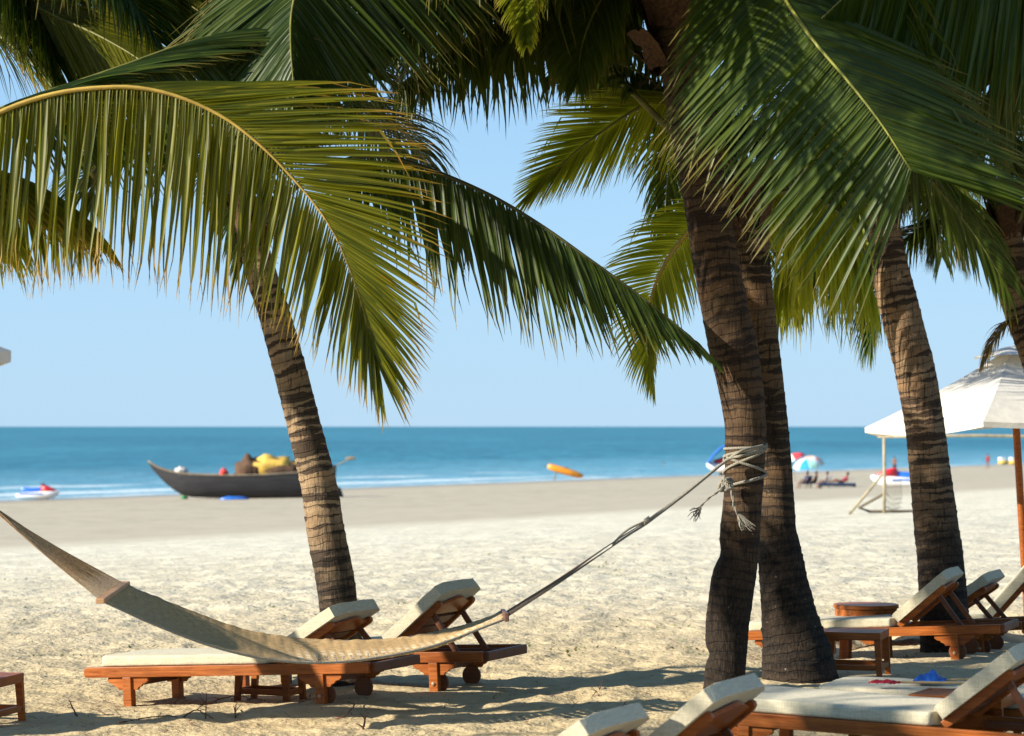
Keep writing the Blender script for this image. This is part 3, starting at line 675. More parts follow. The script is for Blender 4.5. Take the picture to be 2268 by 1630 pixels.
# ------------------------------------------------------------------ loungers
RT = .245     # rail top above the feet
def lounger(label, p0, p1, ang=46, roll=0, grp='teak loungers with cream cushions', blen=.52, xp=1.25, Lw=1.95, Wd=.64, bracket='scallop'):
    ex = (p1-p0); sc = ex.length/Lw; ex.normalize()
    ey = UP.cross(ex).normalized(); ey = (ey+UP*roll).normalized(); ez = ex.cross(ey).normalized()
    M = Matrix((ex*sc, ey*sc, ez*sc)).transposed().to_4x4(); M.translation = p0-ez*RT*sc
    t = thing('sun_lounger', label, 'sun lounger', grp and (0, 0, 0), grp, M)
    a = R(ang); X, Yv, Z = V((1, 0, 0)), V((0, 1, 0)), V((0, 0, 1))
    for y in (0, Wd-.035):
        mb = MB()
        prof = [(0, -.05), (0, -.018), (.008, -.004), (.02, 0), (Lw, 0), (Lw, -.064), (.02, -.064), (.008, -.06)]
        mb.prism([(u, RT+w) for u, w in prof], X, Z, Yv*.035, V((0, y, 0)))
        mb.build('side_rail', M_teak, t, .004)
    mb = MB(); mb.box(Lw-.005, Lw+.03, .036, Wd+.02, RT-.062, RT-.004); mb.build('head_rail', M_teakd, t, .008)
    mb = MB(); mb.box(.03, .06, .036, Wd-.036, RT-.06, RT-.006); mb.build('foot_rail', M_teakd, t, .004)
    mb = MB()
    x = .075
    while x < xp-.05: mb.box(x, x+.058, .036, Wd-.036, RT-.022, RT-.003); x += .072
    mb.build('deck_slats', M_teak, t, .002)
    mb = MB(); mb.box(xp+.05, Lw-.03, .05, .085, RT-.05, RT-.02); mb.box(xp+.05, Lw-.03, Wd-.085, Wd-.05, RT-.05, RT-.02); mb.build('prop_rack', M_teakd, t, .003)
    sc_ = [(-.14, .0), (.14, 0), (.142, -.022), (.125, -.036), (.105, -.040), (.092, -.055), (.075, -.060), (.066, -.076), (-.066, -.076), (-.075, -.060), (-.092, -.055), (-.105, -.040), (-.125, -.036), (-.142, -.022)]
    for (lx, wheel) in ((.30, 0), (1.62, 1)):
        for y, s in ((.002, 1), (Wd-.057, -1)):
            mb = MB(); mb.box(lx-.029, lx+.029, y, y+.055, -.06 if not wheel else -.03, RT-.0645)
            lg = mb.build('leg', M_teak, t, .004)
            mb = MB(); mb.prism([(lx+u, RT-.066+w) for u, w in sc_], X, Z, Yv*.024, V((0, y+.015, 0)))
            mb.build('bracket', M_teak, lg, .003)
            if wheel:
                yy = y+.055 if s == 1 else y-.024
                mb = MB(); ax = Matrix.Rotation(R(-90), 3, 'X')
                mb.lathe([(0, .002), (.058, .002), (.062, .006), (.062, .018), (.058, .022), (0, .022)], V((lx+.01, yy, .055)), 24, ax)
                mb.build('wheel', M_teakd, lg, 0, True, angle=30)
                mb = MB(); mb.ball(V((lx, y-.001 if s == 1 else y+.056, .05)), .014, .008, .014); mb.build('bolt', M_metal, lg, smooth=True)
        mb = MB(); mb.box(lx-.016, lx+.016, .058, Wd-.058, RT-.125, RT-.08); mb.build('stretcher', M_teakd, t, .003)
    # backrest
    D_ = V((cos(a), 0, sin(a))); Nn = V((-sin(a), 0, cos(a))); O = V((xp, 0, RT+.004))
    def bk(mb, u0, u1, y0, y1, n0, n1):
        Mx = Matrix((D_, Yv, Nn)).transposed().to_4x4(); Mx.translation = O
        mb.box(u0, u1, y0, y1, n0, n1, Mx)
    BL = blen
    for y in (.05, Wd-.085):
        mb = MB(); bx = [(0, -.02), (BL-.02, -.02), (BL, -.012), (BL+.006, 0.004), (BL, .018), (BL-.02, .022), (0, .022)]
        mb.prism(bx, D_, Nn, Yv*.035, O+V((0, y, 0))); mb.build('backrest_stile', M_teak, t, .004)
    for k in range(4 if BL > .5 else 3):
        mb = MB(); u = .04+k*.096; bk(mb, u, u+.078, .0852, Wd-.0852, -.004, .014); mb.build('backrest_slat', M_teakd if k < 3 else M_teak, t, .003)
    mb = MB(); out = []
    u = BL-.115; y0, y1 = .0853, Wd-.0853
    out = [(u, y0), (u, y1)]
    for i in range(13):
        f = i/12; yy = y1+(y0-y1)*f; out.append((BL-.02+.055*sin(pi*f)**2, yy))
    mb.prism(out, D_, Yv, Nn*.018, O+Nn*-.004); mb.build('backrest_top_slat', M_teak, t, .002)
    # prop struts
    for y in (.092, Wd-.112):
        mb = MB(); mb.bar(O+D_*(.36)+V((0, y, 0))+Nn*-.012, V((xp+.36*cos(a)+.17, y, RT-.03)), .02, .035, V((0, 0, 1)))
        mb.build('prop_strut', M_teakd, t, .003)
    # cushions
    def cushion(name, x0, x1, y0, y1, th, Mx):
        mb = MB(); nx, ny = 16, 8; top = []; r = th*.48
        for i in range(nx+1):
            row = []
            for j in range(ny+1):
                u, v = i/nx, j/ny; e = min(1, min(u, 1-u)*nx*.6)*min(1, min(v, 1-v)*ny*.6)
                cx_ = .035*(1-min(1, min(v, 1-v)*6))**2; cy_ = .035*(1-min(1, min(u, 1-u)*12))**2
                px_ = x0+(x1-x0)*u; py_ = y0+(y1-y0)*v
                if i in (0, nx): px_ += cx_ if i == 0 else -cx_
                row.append(V((px_, py_, th+.006*e+.005*noise.noise(V((u*7, v*4, x0*3+ang))))))
            top.append(row)
        bot = [[V((p.x, p.y, .001)) for p in r_] for r_ in top]
        rows = []
        mb.v = [p for r_ in top for p in r_]+[p for r_ in bot for p in r_]
        n1 = ny+1; off = (nx+1)*n1
        for i in range(nx):
            for j in range(ny):
                q = i*n1+j; mb.quad([q, q+n1, q+n1+1, q+1]); mb.quad([off+q, off+q+1, off+q+n1+1, off+q+n1])
        for i in range(nx):
            q = i*n1; mb.quad([q, off+q, off+q+n1, q+n1]); q = i*n1+ny; mb.quad([q, q+n1, off+q+n1, off+q])
        for j in range(ny):
            mb.quad([j, j+1, off+j+1, off+j]); q = nx*n1+j; mb.quad([q, off+q, off+q+1, q+1])
        mb.v = [Mx @ p for p in mb.v]
        return mb.build(name, M_cush, t, r*.62, True, 4, angle=70)
    cushion('seat_cushion', .09, xp-.02, .012, Wd-.012, .066, Matrix.Translation((0, 0, RT)))
    Mx = Matrix((D_, Yv, Nn)).transposed().to_4x4(); Mx.translation = O+Nn*.022
    cushion('back_cushion', .0, BL+.09, .012, Wd-.012, .07, Mx)
    for lx in (.30, 1.62):
        for y in (.03, Wd-.03):
            q = M @ V((lx, y, .004)); CORR.append((q.x, q.y, q.z, .33))
    return t

lounger('nearest of the left pair of loungers, with a bamboo cane on its cushion', W(185,1479,16.05), W(815,1467.5,15.3), 30, blen=.44, xp=1.32)
lounger('rear lounger of the left pair with the steeper backrest, right of the pale palm', W(440,1449,17.0), W(1067,1443.6,16.25), 39.5, blen=.456, xp=1.31)
lounger('lounger at right behind the round and square tables, beside the tan palm', W(1622,1400,19.15), W(2214,1383,18.5), 38, blen=.435, xp=1.22)
lounger('lounger behind the tan palm at right with gaps showing between its back slats', W(1712,1397,20.3), W(2262,1377,19.6), 32, blen=.48, xp=1.27)
lounger('farthest lounger at the right edge, only its seat end and backrest foot in view', W(1850,1392,21.3), W(2395,1372,20.9), 46)
lounger('large foreground lounger in the lower right corner, its cushion striped with leaf shadow', W(1515,1567,12.75), W(2422,1640,11.9), 40, blen=.41)
lounger('foreground lounger carrying the red and blue flags on its cushion', W(1760,1549,13.45), W(2660,1592,12.7), 47)
def by_back(label, px, py, Y, yaw, ang, pitch=0, roll=0):
    xp, BL = 1.25, .52; a = R(ang)
    loc = V((xp+(BL+.09)*cos(a)-.084*sin(a), .012, RT+.004+(BL+.09)*sin(a)+.084*cos(a)))
    ex = V((cos(R(yaw)), -sin(R(yaw)), sin(R(pitch)))).normalized(); ey = (UP.cross(ex).normalized()+UP*roll).normalized(); ez = ex.cross(ey)
    w = W(px, py, Y); p0 = w-ex*loc.x-ey*loc.y-ez*(loc.z-RT)
    lounger(label, p0, p0+ex*1.95, ang, roll)
by_back('foreground lounger seen by its raised back only, at bottom centre right', 1573, 1519, 10.55, 25, 40)
by_back('foreground lounger at the bottom edge, lower back left of the taller one', 1300, 1588, 10.05, 25, 36, 0, .0)

# ------------------------------------------------------------------ side tables
def square_table(label, px, py, Y, w, h, yaw, z0=None, dp=None):
    # (px, py): near left foot
    p = W(px, py, Y); dp = dp or w
    ex = V((cos(R(yaw)), -sin(R(yaw)), 0)); ey = V((sin(R(yaw)), cos(R(yaw)), 0))
    M = Matrix((ex, ey, UP)).transposed().to_4x4(); M.translation = p
    t = thing('side_table', label, 'side table', group='low square teak side tables', M=M)
    mb = MB()
    n = 5; g = .006; sw = (dp-.05)/n
    for i in range(n): mb.box(.027, w-.027, .025+i*sw+g/2, .025+(i+1)*sw-g/2, h-.018, h-.002)
    mb.build('table_top', M_teak, t, .002)
    mb = MB()
    for a in ((0, w, 0, .026), (0, w, dp-.026, dp), (0, .026, .0262, dp-.0262), (w-.026, w, .0262, dp-.0262)):
        mb.box(*a, h-.052, h)
    mb.build('apron', M_teak, t, .002)
    for (x, sx) in ((.02, -1), (w-.02, 1)):
        for (y, sy) in ((.02, -1), (dp-.02, 1)):
            mb = MB()
            a0 = V((x, y, h-.0525)); a1 = V((x+sx*.018, y+sy*.006, -.06))
            b = []
            for c, hw in ((a0, .022), (a1, .017)):
                for q in ((-1, -1), (1, -1), (1, 1), (-1, 1)): mb.v.append(c+V((q[0]*hw, q[1]*hw*.8, 0)))
            mb.quad([3, 2, 1, 0]); mb.quad([4, 5, 6, 7])
            for i in range(4): mb.quad([i, (i+1) % 4, 4+(i+1) % 4, 4+i])
            mb.build('leg', M_teak, t, .003)
            q = M @ V((x, y, .0)); CORR.append((q.x, q.y, q.z, .22))
    for y in (.02, dp-.02):
        mb = MB(); mb.box(.03, w-.03, y-.01, y+.01, .055, .09); mb.build('stretcher', M_teak, t, .002)
    for x in (.0, w-.0):
        mb = MB(); mb.box(x-.01+(.006 if x == 0 else -.006), x+.01+(.006 if x == 0 else -.006), .034, dp-.034, .055, .09); mb.build('stretcher', M_teak, t, .002)
    return t
square_table('low table standing in shade between the left pair of loungers', 521, 1557, 16.42, .36, .27, 24, dp=.24)
square_table('low table cut by the left edge of the picture', -170, 1610, 14.7, .42, .27, 12)
square_table('low table just right of the palm with the swollen foot', 1815, 1502, 17.5, .40, .305, 16, dp=.42)
square_table('table top between the two foreground loungers at right', 2012, 1640, 12.95, .46, .225, 25, dp=.36)
# round table
p = W(1918, 1464, 19.35)
t = thing('side_table', 'round drum shaped teak table behind the lounger at right', 'side table', p)
CORR.append((p.x, p.y, p.z, .4))
rr, hh = .237, .415
mb = MB(); mb.lathe([(0, hh-.03), (rr-.012, hh-.03), (rr, hh-.026), (rr, hh-.004), (rr-.006, hh), (0, hh)], n=48); mb.build('table_top', M_teak, t, 0, True, angle=30)
mb = MB(); mb.lathe([(rr-.03, hh-.0305), (rr-.012, hh-.0305), (rr-.012, hh-.095), (rr-.03, hh-.095), (rr-.03, hh-.0305)], n=48); mb.build('apron', M_teak, t, 0, True, angle=30)
for i in range(4):
    a = R(30+90*i); c = V((cos(a), sin(a), 0)); mb = MB()
    mb.bar(c*(rr-.045)+V((0, 0, hh-.05)), c*(rr-.02)+V((0, 0, -.05)), .045, .032, V((-sin(a), cos(a), 0))); mb.build('leg', M_teak, t, .003)

# ------------------------------------------------------------------ things lying on the loungers
M_bamboo = plain('bamboo_cane', (.52, .36, .17), .5, .2, 14)
def cane(name, label, a, b, r, cat, nodes=6, mat=None):
    org = a.copy(); mb = MB(); pts = []; rad = []
    n = nodes*6
    for i in range(n+1):
        f = i/n; pts.append((b-a)*f); k = (f*nodes) % 1
        rad.append(r*(1.16 if i % 6 == 0 else 1.0))
    mb.tube(pts, rad, 8)
    t = thing(name, label, cat, org)
    mb.build('cane', mat or M_bamboo, t, smooth=True)
    return t
cane('bamboo_pole', 'bamboo pole resting on the cushion of the left lounger', W(347,1446,16.25), W(566,1444.5,15.95), .0085, 'pole', 4)
M_blue = plain('blue_cloth', (.012, .10, .42), .6, .3, 12); M_red = plain('red_cloth', (.42, .012, .03), .55, .25, 20)
def flag(label, a, b, mat, c0, c1, hgt, wdir):
    t = cane('flag', label, a, b, .0065, 'flag', 5)
    o = t.location; mb = MB(); rows = []
    for i in range(37):
        f = i/36; row = []
        for j in range(19):
            g = j/18; s = sin(g*pi)
            base = c0.lerp(c1, f)
            h = hgt*s*(.62+.75*noise.noise(V((f*3.3, 1.2, hgt*9)))+.18*noise.noise(V((f*7, g*4, 1.5))))*min(1, .10+f*2.6)*min(1, .35+(1-f)*2)
            row.append(base+wdir*(g-.35)*.16*(1+.3*noise.noise(V((f*3, g*2, 4))))+UP*(h+.008*noise.noise(V((f*9, g*7, 2)))+.004)-o)
        rows.append(row)
    mb.grid(rows); f_ = mb.build('cloth', mat, t, smooth=True)
    m = f_.modifiers.new('thickness', 'SOLIDIFY'); m.thickness = .003
    return t
flag('crumpled blue flag heaped on the foreground lounger cushion', W(2180,1503,13.5), W(2020,1509,13.5), M_blue, W(2022,1512,13.47), W(2096,1512,13.45), .048, V((.2, .9, 0)))
flag('slim red flag rolled on its bamboo stick beside the blue one', W(2215,1514,13.3), W(1925,1510,13.35), M_red, W(1925,1514,13.32), W(1993,1516,13.3), .018, V((.1, .25, 0)))
mb = MB(); rows = []
o = W(2008, 1356, 20.0)
for i in range(13):
    rows.append([V(((i/12-.5)*.16, (j/6-.5)*.12, .045*sin(pi*i/12)*sin(pi*j/6)*(1+.8*noise.noise(V((i*.6, j*.7, 1)))))) for j in range(7)])
mb.grid(rows); ob = mb.build('blue_cloth', M_blue, smooth=True); ob.location = o
tag(ob, 'small dark blue cloth on the lounger behind the round table', 'cloth')

# ------------------------------------------------------------------ hammock
def hammock_mat():
    m = NT('woven_net'); uv = m.coord('UV'); sep = m.node('ShaderNodeSeparateXYZ'); m.l.new(uv, sep.inputs[0])
    a, b = sep.outputs[0], sep.outputs[1]
    n = m.noise(m.mapping(uv, (60, 90, 1)), 1, 4, .65); nb = m.noise(m.mapping(uv, (9, 2.5, 1)), 1, 3)
    c = m.ramp(n, [(.32, (.27, .165, .07)), (.68, (.70, .48, .22))])
    # long diagonal rows of knots; gaps between are part holes, part painted sun flecks
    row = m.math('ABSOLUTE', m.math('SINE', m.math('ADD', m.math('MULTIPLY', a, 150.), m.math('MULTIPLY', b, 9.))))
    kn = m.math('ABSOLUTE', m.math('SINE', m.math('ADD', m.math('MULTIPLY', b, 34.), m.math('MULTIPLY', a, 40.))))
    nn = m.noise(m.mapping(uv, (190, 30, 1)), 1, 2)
    sunfleck_gap = m.math('MULTIPLY', m.math('MULTIPLY', m.rng(row, .55, .75), m.rng(kn, .30, .55)), m.rng(m.math('ADD', nn, m.math('MULTIPLY', nb, .5)), .56, .66))
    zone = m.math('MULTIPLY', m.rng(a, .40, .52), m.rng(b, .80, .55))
    sunfleck_gap = m.math('MULTIPLY', sunfleck_gap, zone)
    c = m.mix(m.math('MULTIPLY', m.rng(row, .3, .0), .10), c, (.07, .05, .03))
    c = m.mix(sunfleck_gap, c, (.85, .78, .58))  # sunlight coming through the net, painted in as pale flecks
    m.set(Base_Color=c, Roughness=.95, Normal=m.bump(m.math('ADD', n, m.math('MULTIPLY', row, .2)), .7, .005))
    tr = m.node('ShaderNodeBsdfTransparent'); mx = m.node('ShaderNodeMixShader')
    m.l.new(m.math('MULTIPLY', m.math('GREATER_THAN', m.math('MULTIPLY', sunfleck_gap, nn), .40), .9), mx.inputs[0]); m.l.new(m.bsdf.outputs[0], mx.inputs[1]); m.l.new(tr.outputs[0], mx.inputs[2]); m.l.new(mx.outputs[0], m.out.inputs[0])
    return m.mat
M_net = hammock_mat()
M_bar = plain('pale_spreader', (.42, .24, .12), .55, .2, 25); M_barp = plain('brown_spreader', (.13, .06, .035), .5, .2, 25)
far = [(277,1297,14.55),(330,1318,14.6),(400,1346,14.65),(520,1390,14.75),(610,1409,14.85),(700,1418,14.95),(790,1420,15.0),(870,1416,15.1),(940,1406,15.2),(1000,1393,15.3),(1060,1377,15.4),(1110,1357,15.5)]
near = [(226,1331,14.0),(280,1356,14.03),(345,1385,14.05),(455,1427,14.15),(560,1455,14.25),(655,1467,14.35),(750,1467,14.45),(840,1456,14.55),(920,1441,14.65),(990,1421,14.75),(1060,1394,14.85),(1120,1371,14.95)]
fs, _ = spline([W(*q) for q in far], 120); ns, _ = spline([W(*q) for q in near], 120)
H0 = V((fs[60].x, fs[60].y, 0)); H0.z = 0
ham = thing('hammock', 'long woven beige hammock slung in front of the left loungers', 'hammock', H0)
mb = MB(); rows = []
for i in range(120):
    row = []; q = i/119; e = min(1, min(q, 1-q)*6)
    wob = .010*noise.noise(V((i*.35, 0, 0)))
    for j in range(17):
        f = j/16; p = ns[i].lerp(fs[i], f)
        sag = -.045*e*(1-(2*f-1)**2)
        row.append(p+UP*(sag+wob*(1 if j in (0, 16) else .4))-H0)
    rows.append(row)
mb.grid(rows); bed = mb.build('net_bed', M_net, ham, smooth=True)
md = bed.modifiers.new('thickness', 'SOLIDIFY'); md.thickness = .008
mb = MB()
for e in (ns, fs):
    mb.tube([p-H0 for p in e], .007, 6)
mb.build('edge_cord', M_rope, ham, smooth=True)
def bar_(a, b, mat, h, w):
    mb = MB(); d = (b-a).normalized(); mb.bar(a-d*.03-H0, b+d*.03-H0, w, h); mb.build('spreader_bar', mat, ham, .006)
bar_(W(224,1330,13.98), W(276,1294,14.57), M_bar, .028, .05); bar_(W(1122,1367,14.93), W(1114,1359,15.5), M_barp, .05, .026)
def rope(pts, r, pitch=.05, strands=3, n=None, org=V((0, 0, 0)), mb=None):
    ps, L = spline(pts, n or max(24, int(sum((pts[i+1]-pts[i]).length for i in range(len(pts)-1))/.009)))
    mb = mb or MB(); N = len(ps); fr = []; prev = None
    for i, p in enumerate(ps):
        t = (ps[min(i+1, N-1)]-ps[max(i-1, 0)]).normalized()
        if prev is None: prev = t.orthogonal().normalized()
        prev = (prev-t*prev.dot(t)).normalized(); fr.append((p, prev.copy(), t.cross(prev)))
    for s in range(strands):
        q = []
        for i, (p, a, b) in enumerate(fr):
            an = 2*pi*(i/(N-1)*L/pitch+s/strands); q.append(p+(a*cos(an)+b*sin(an))*r*.55-org)
        mb.tube(q, r*.58, 5)
    return mb
# suspension cords, left and right
ringL = W(-20, 1122, 13.95)
mb = MB()
for i in range(18):
    f = i/17; p = W(224,1330,13.98).lerp(W(276,1294,14.57), f); a = V((random.uniform(-1, 1), random.uniform(-1, 1), random.uniform(-1, 1)))*.006
    m_ = p.lerp(ringL, .5)+UP*(-.012)
    q, _ = spline([p-H0, m_-H0, ringL+a-H0], 14); mb.tube(q, .0032, 4)
mb.build('suspension_cords', plain('tan_cord', (.42, .28, .15), .9, .3, 60), ham)
knot = W(1430, 1157, 15.9)
mb = MB()
for i in range(12):
    f = i/11; p = W(1122,1367,14.93).lerp(W(1114,1359,15.5), f)
    side = V((.0, 0, .010 if i % 2 else -.012)); m_ = knot+V((-.22, -.1, -.14))+side
    q, _ = spline([p-H0, p.lerp(m_, .5)+UP*-.006-H0, m_-H0, knot+side*.3-H0], 20); mb.tube(q, .0034, 4)
mb.build('suspension_cords', plain('brown_cord', (.20, .15, .11), .9, .3, 60), ham)
mb = MB(); lw = [knot+V((-.20, -.09, -.125)), knot+V((-.11, -.05, -.055)), knot]
rope([lw[0], lw[1]+UP*.012, lw[2]+UP*.008], .0085, .02, 3, org=H0, mb=mb); rope([lw[0]+UP*-.01, lw[1]+UP*-.022, lw[2]+UP*-.012], .0085, .02, 3, org=H0, mb=mb)
for k in range(5):
    c = knot+V((.006*k-.006, 0, .004*k)); rr_ = .017
    mb.tube([c+V((0, cos(a)*rr_, sin(a)*rr_))-H0 for a in [2*pi*i/14 for i in range(15)]], .0055, 6)
mb.build('knot', M_rope, ham, smooth=True)
tieA = W(1604, 1024, 16.42); tieB = W(1610, 1016, 16.40)
mb = rope([knot, knot.lerp(tieA, .5)+UP*-.006, tieA, W(1640,1000,16.33), W(1690,987,16.5)], .0095, .045, 3, org=H0)
rope([knot+V((.0, 0, -.010)), knot.lerp(tieB, .5)+UP*-.016, tieB+UP*-.012, W(1642,1010,16.33), W(1692,996,16.5)], .0095, .045, 3, org=H0, mb=mb)
mb.build('tie_rope', M_rope, ham, smooth=True)
def wraploop(cpx, y0, y1, r, a0, a1, n=26):
    pts = []
    for i in range(n+1):
        f = i/n; a = a0+(a1-a0)*f; y = y0+(y1-y0)*(1-cos(f*pi))/2 if False else y0+(y1-y0)*f
        c = W(cpx, y, 16.6)
        pts.append(V((c.x+cos(a)*r, 16.6+sin(a)*r, c.z)))
    return pts
mb = MB()
# each turn: front half rises to the right, rear half comes back
for (yl, yr, yn, r) in ((994,990,1012,.128), (1012,984,1020,.131), (1022,992,1046,.128), (1046,988,1050,.132)):
    front = wraploop(1650, yl, yr, r, pi, 2*pi, 16); back = wraploop(1650, yr, yn, r, 2*pi, 3*pi, 16)
    rope(front+back[1:], .0095, .045, 3, org=H0, mb=mb)
rope(wraploop(1650, 1012, 1052, .133, pi*1.15, 2*pi, 14), .0095, .045, 3, org=H0, mb=mb)
rope(wraploop(1650, 1082, 1048, .133, pi*1.02, 2*pi, 14)+wraploop(1650, 1048, 1070, .128, 2*pi, 3*pi, 14)[1:], .0105, .045, 3, org=H0, mb=mb)
mb.build('tree_wrap', M_rope, ham, smooth=True)
kk = W(1609, 1070, 16.42)
mb = MB()
for k in range(9):
    q = V((random.uniform(-.03, .03), random.uniform(-.012, .004), random.uniform(-.028, .028))); tl = random.uniform(-.8, .8)
    rope([kk+q+V((cos(a)*.019, sin(a)*.010, sin(a)*.016*(1+tl)+cos(a)*.016*tl)) for a in [2*pi*i/10 for i in range(11)]], .0095, .04, 3, n=40, org=H0, mb=mb)
mb.build('knot', M_rope, ham, smooth=True)
mb = rope([kk, W(1592,1088,16.38), W(1568,1105,16.35), W(1552,1122,16.34)], .007, .12, 2, n=60, org=H0)
rope([kk+V((.02, 0, -.02)), W(1622,1100,16.38), W(1626,1122,16.38), W(1634,1140,16.38)], .008, .12, 2, n=60, org=H0, mb=mb)
mb.build('rope_tail', M_rope, ham, smooth=True)
mb = MB()
for i in range(46):
    if i == 22: mb.build('frayed_end', M_rope, ham); mb = MB()
    if i < 22: s = W(1552,1122,16.34); e = V((random.uniform(-.09, .01), random.uniform(-.02, .02), random.uniform(-.10, -.02)))
    else: s = W(1634,1138,16.38); e = V((random.uniform(.01, .11), random.uniform(-.03, .01), random.uniform(-.11, -.07)))
    s = s-H0; q = [s, s+e*.35+V((random.uniform(-1, 1), 0, random.uniform(-1, 1)))*.008, s+e*.7+V((random.uniform(-1, 1), 0, random.uniform(-1, 1)))*.012, s+e]
    q, _ = spline(q, 8); mb.tube(q, [.0035]*4+[.003, .0025, .002, .0012], 4)
mb.build('frayed_end', M_rope, ham)
mb = rope([ringL, W(-200,1020,14.0), W(-455,880,14.08)], .0095, .045, 3, n=200, org=H0); mb.build('tie_rope', M_rope, ham, smooth=True)
mb = MB()
for y in (865, 880, 895):
    c = W(-485, y, 14.14); rope([V((c.x+cos(a)*.152, c.y+sin(a)*.152, c.z)) for a in [2*pi*i/20 for i in range(21)]], .0105, .045, 3, n=90, org=H0, mb=mb)
mb.build('tree_wrap', M_rope, ham, smooth=True)

# ------------------------------------------------------------------ white parasols
M_canvas = NT('white_canvas')
co = M_canvas.coord(); wv = M_canvas.noise(co, 3, 3); M_canvas.set(Base_Color=M_canvas.ramp(wv, [(.3, (.58, .57, .52)), (.7, (.70, .69, .63))]), Roughness=.85, Normal=M_canvas.bump(wv, .5, .03))
tr = M_canvas.node('ShaderNodeBsdfTranslucent'); tr.inputs[0].default_value = (.75, .62, .42, 1); mx = M_canvas.node('ShaderNodeMixShader'); mx.inputs[0].default_value = .18
M_canvas.l.new(M_canvas.bsdf.outputs[0], mx.inputs[1]); M_canvas.l.new(tr.outputs[0], mx.inputs[2]); M_canvas.l.new(mx.outputs[0], M_canvas.out.inputs[0]); M_canvas = M_canvas.mat
def parasol(label, apex, R_, rimz, base_z_, rot, tiltx, n=6, drop=.79):
    # apex world; tilt about the Y axis leans the top to the left
    Hh = apex.z-base_z_
    M = Matrix.Translation((apex.x+tiltx*Hh, apex.y, base_z_)) @ Matrix.Rotation(-math.atan(tiltx), 4, 'Y')
    t = thing('parasol', label, 'parasol', group='white canvas parasols', M=M)
    mb = MB(); mb.tube([V((0, 0, -.2)), V((0, 0, Hh*.4)), V((0, 0, Hh-.04))], .033, 14); mb.lathe([(.034, Hh-drop-.02), (.07, Hh-drop-.01), (.075, Hh-drop+.03), (.05, Hh-drop+.06), (.034, Hh-drop+.08)]); mb.build('pole', M_teak, t, smooth=True, angle=40)
    mb = MB(); rows = []; K = 14; SEG = 10
    for i in range(K+1):
        f = .06+(.94)*i/K; row = []
        for s in range(n):
            a0 = 2*pi*s/n+rot; a1 = a0+2*pi/n
            for k in range(SEG):
                g = k/SEG; p = V((cos(a0), sin(a0), 0)).lerp(V((cos(a1), sin(a1), 0)), g)
                sag = sin(pi*g)*f*.035*R_
                z = Hh-drop*(f**.93)+.0-sag*1.0-(.02*sin(pi*f))
                row.append(V((p.x*R_*f, p.y*R_*f, z)))
        rows.append(row)
    mb.grid(rows, closed=True)
    rim = rows[-1]; mb.grid([rim, [p+V((0, 0, -.045))*1 for p in rim]], closed=True)
    c = mb.build('canopy', M_canvas, t, smooth=True, angle=14)
    mb = MB()
    rows = []
    for i in range(7):
        f = i/6; row = []
        for s in range(n*6):
            a = 2*pi*s/(n*6)+rot; sg = abs(cos((s/6 % 1)*pi)); rr = (.02+f*.30)*(1.0+.05*sg)
            row.append(V((cos(a)*rr, sin(a)*rr, Hh+.0-f*.075-.02*(1-sg)*f+.012*noise.noise(V((a*2, f*3, 0))))))
        rows.append(row)
    mb.grid(rows, closed=True); mb.build('vent_cap', M_canvas, c, smooth=True)
    for s in range(n):
        a = 2*pi*s/n+rot; d = V((cos(a), sin(a), 0)); mb = MB()
        mb.bar(V((0, 0, Hh-.09))+d*.04, V((0, 0, Hh-drop-.02))+d*(R_-.06), .02, .02); mb.build('rib', M_teak, t)
    return t
parasol('big white canvas parasol at right with palm shadows on its top', W(2240,766,23.2), 1.36, 1.6, 0.0, R(188), .06, drop=.63)
parasol('parasol outside the left edge, only the tip of its canopy reaching in', W(-648,485,10.5), 1.2, 1.6, 0.0, R(0), .0, drop=.52)
# ------------------------------------------------------------------ beach: fishing boat
def at_ground(x, y, Y=None):
    g = ground_hit(x, y) if Y is None else W(x, y, Y)
    return g
def facing(name, label, cat, g, yaw=0, group=None, pitch=0):
    M = Matrix.Translation(g) @ Matrix.Rotation(R(yaw), 4, 'Z') @ Matrix.Rotation(R(pitch), 4, 'Y')
    return thing(name, label, cat, group=group, M=M)
M_hull = NT('tarred_planks'); co = M_hull.coord()
pn = M_hull.noise(M_hull.mapping(co, (.5, 1, 7)), 1.6, 5, .65); sp_ = M_hull.node('ShaderNodeSeparateXYZ'); M_hull.l.new(co, sp_.inputs[0])
pl = M_hull.math('FRACT', M_hull.math('MULTIPLY', sp_.outputs[2], 4.2)); seam = M_hull.rng(pl, .0, .1, 1, 0)
cc = M_hull.ramp(pn, [(.3, (.012, .012, .016)), (.6, (.030, .030, .034)), (.85, (.085, .075, .07))])
M_hull.set(Base_Color=M_hull.mix(M_hull.math('MULTIPLY', seam, .7), cc, (.01, .01, .01)), Roughness=.8); M_hull = M_hull.mat
M_brown = plain('brown_net', (.10, .055, .03), .95, .4, 6, .8); M_yel = plain('yellow_tarp', (.62, .40, .07), .7, .25, 2, .6)
M_white = plain('white_gelcoat', (.78, .78, .78), .3, .05, 5); M_redp = plain('red_gelcoat', (.5, .02, .03), .3, .1, 5); M_bluep = plain('blue_gelcoat', (.02, .14, .55), .35, .1, 5)
M_orange = plain('orange_shell', (.78, .30, .02), .45, .18, 1.5); M_black = plain('black_plastic', (.02, .02, .022), .5)
M_wood = plain('grey_driftwood', (.27, .22, .15), .8, .25, 8, .4)
g = at_ground(560, 1104)
SC = g.y/F                                       # metres per display pixel at the boat
bt = facing('fishing_boat', 'long dark wooden fishing boat drawn up on the sand, loaded with nets', 'boat', g)
def bx(zx): return (zx/2.835/1.0194-560)*SC
def bz(zy): return (1104-(950+zy/2.835)/1.0194)*SC
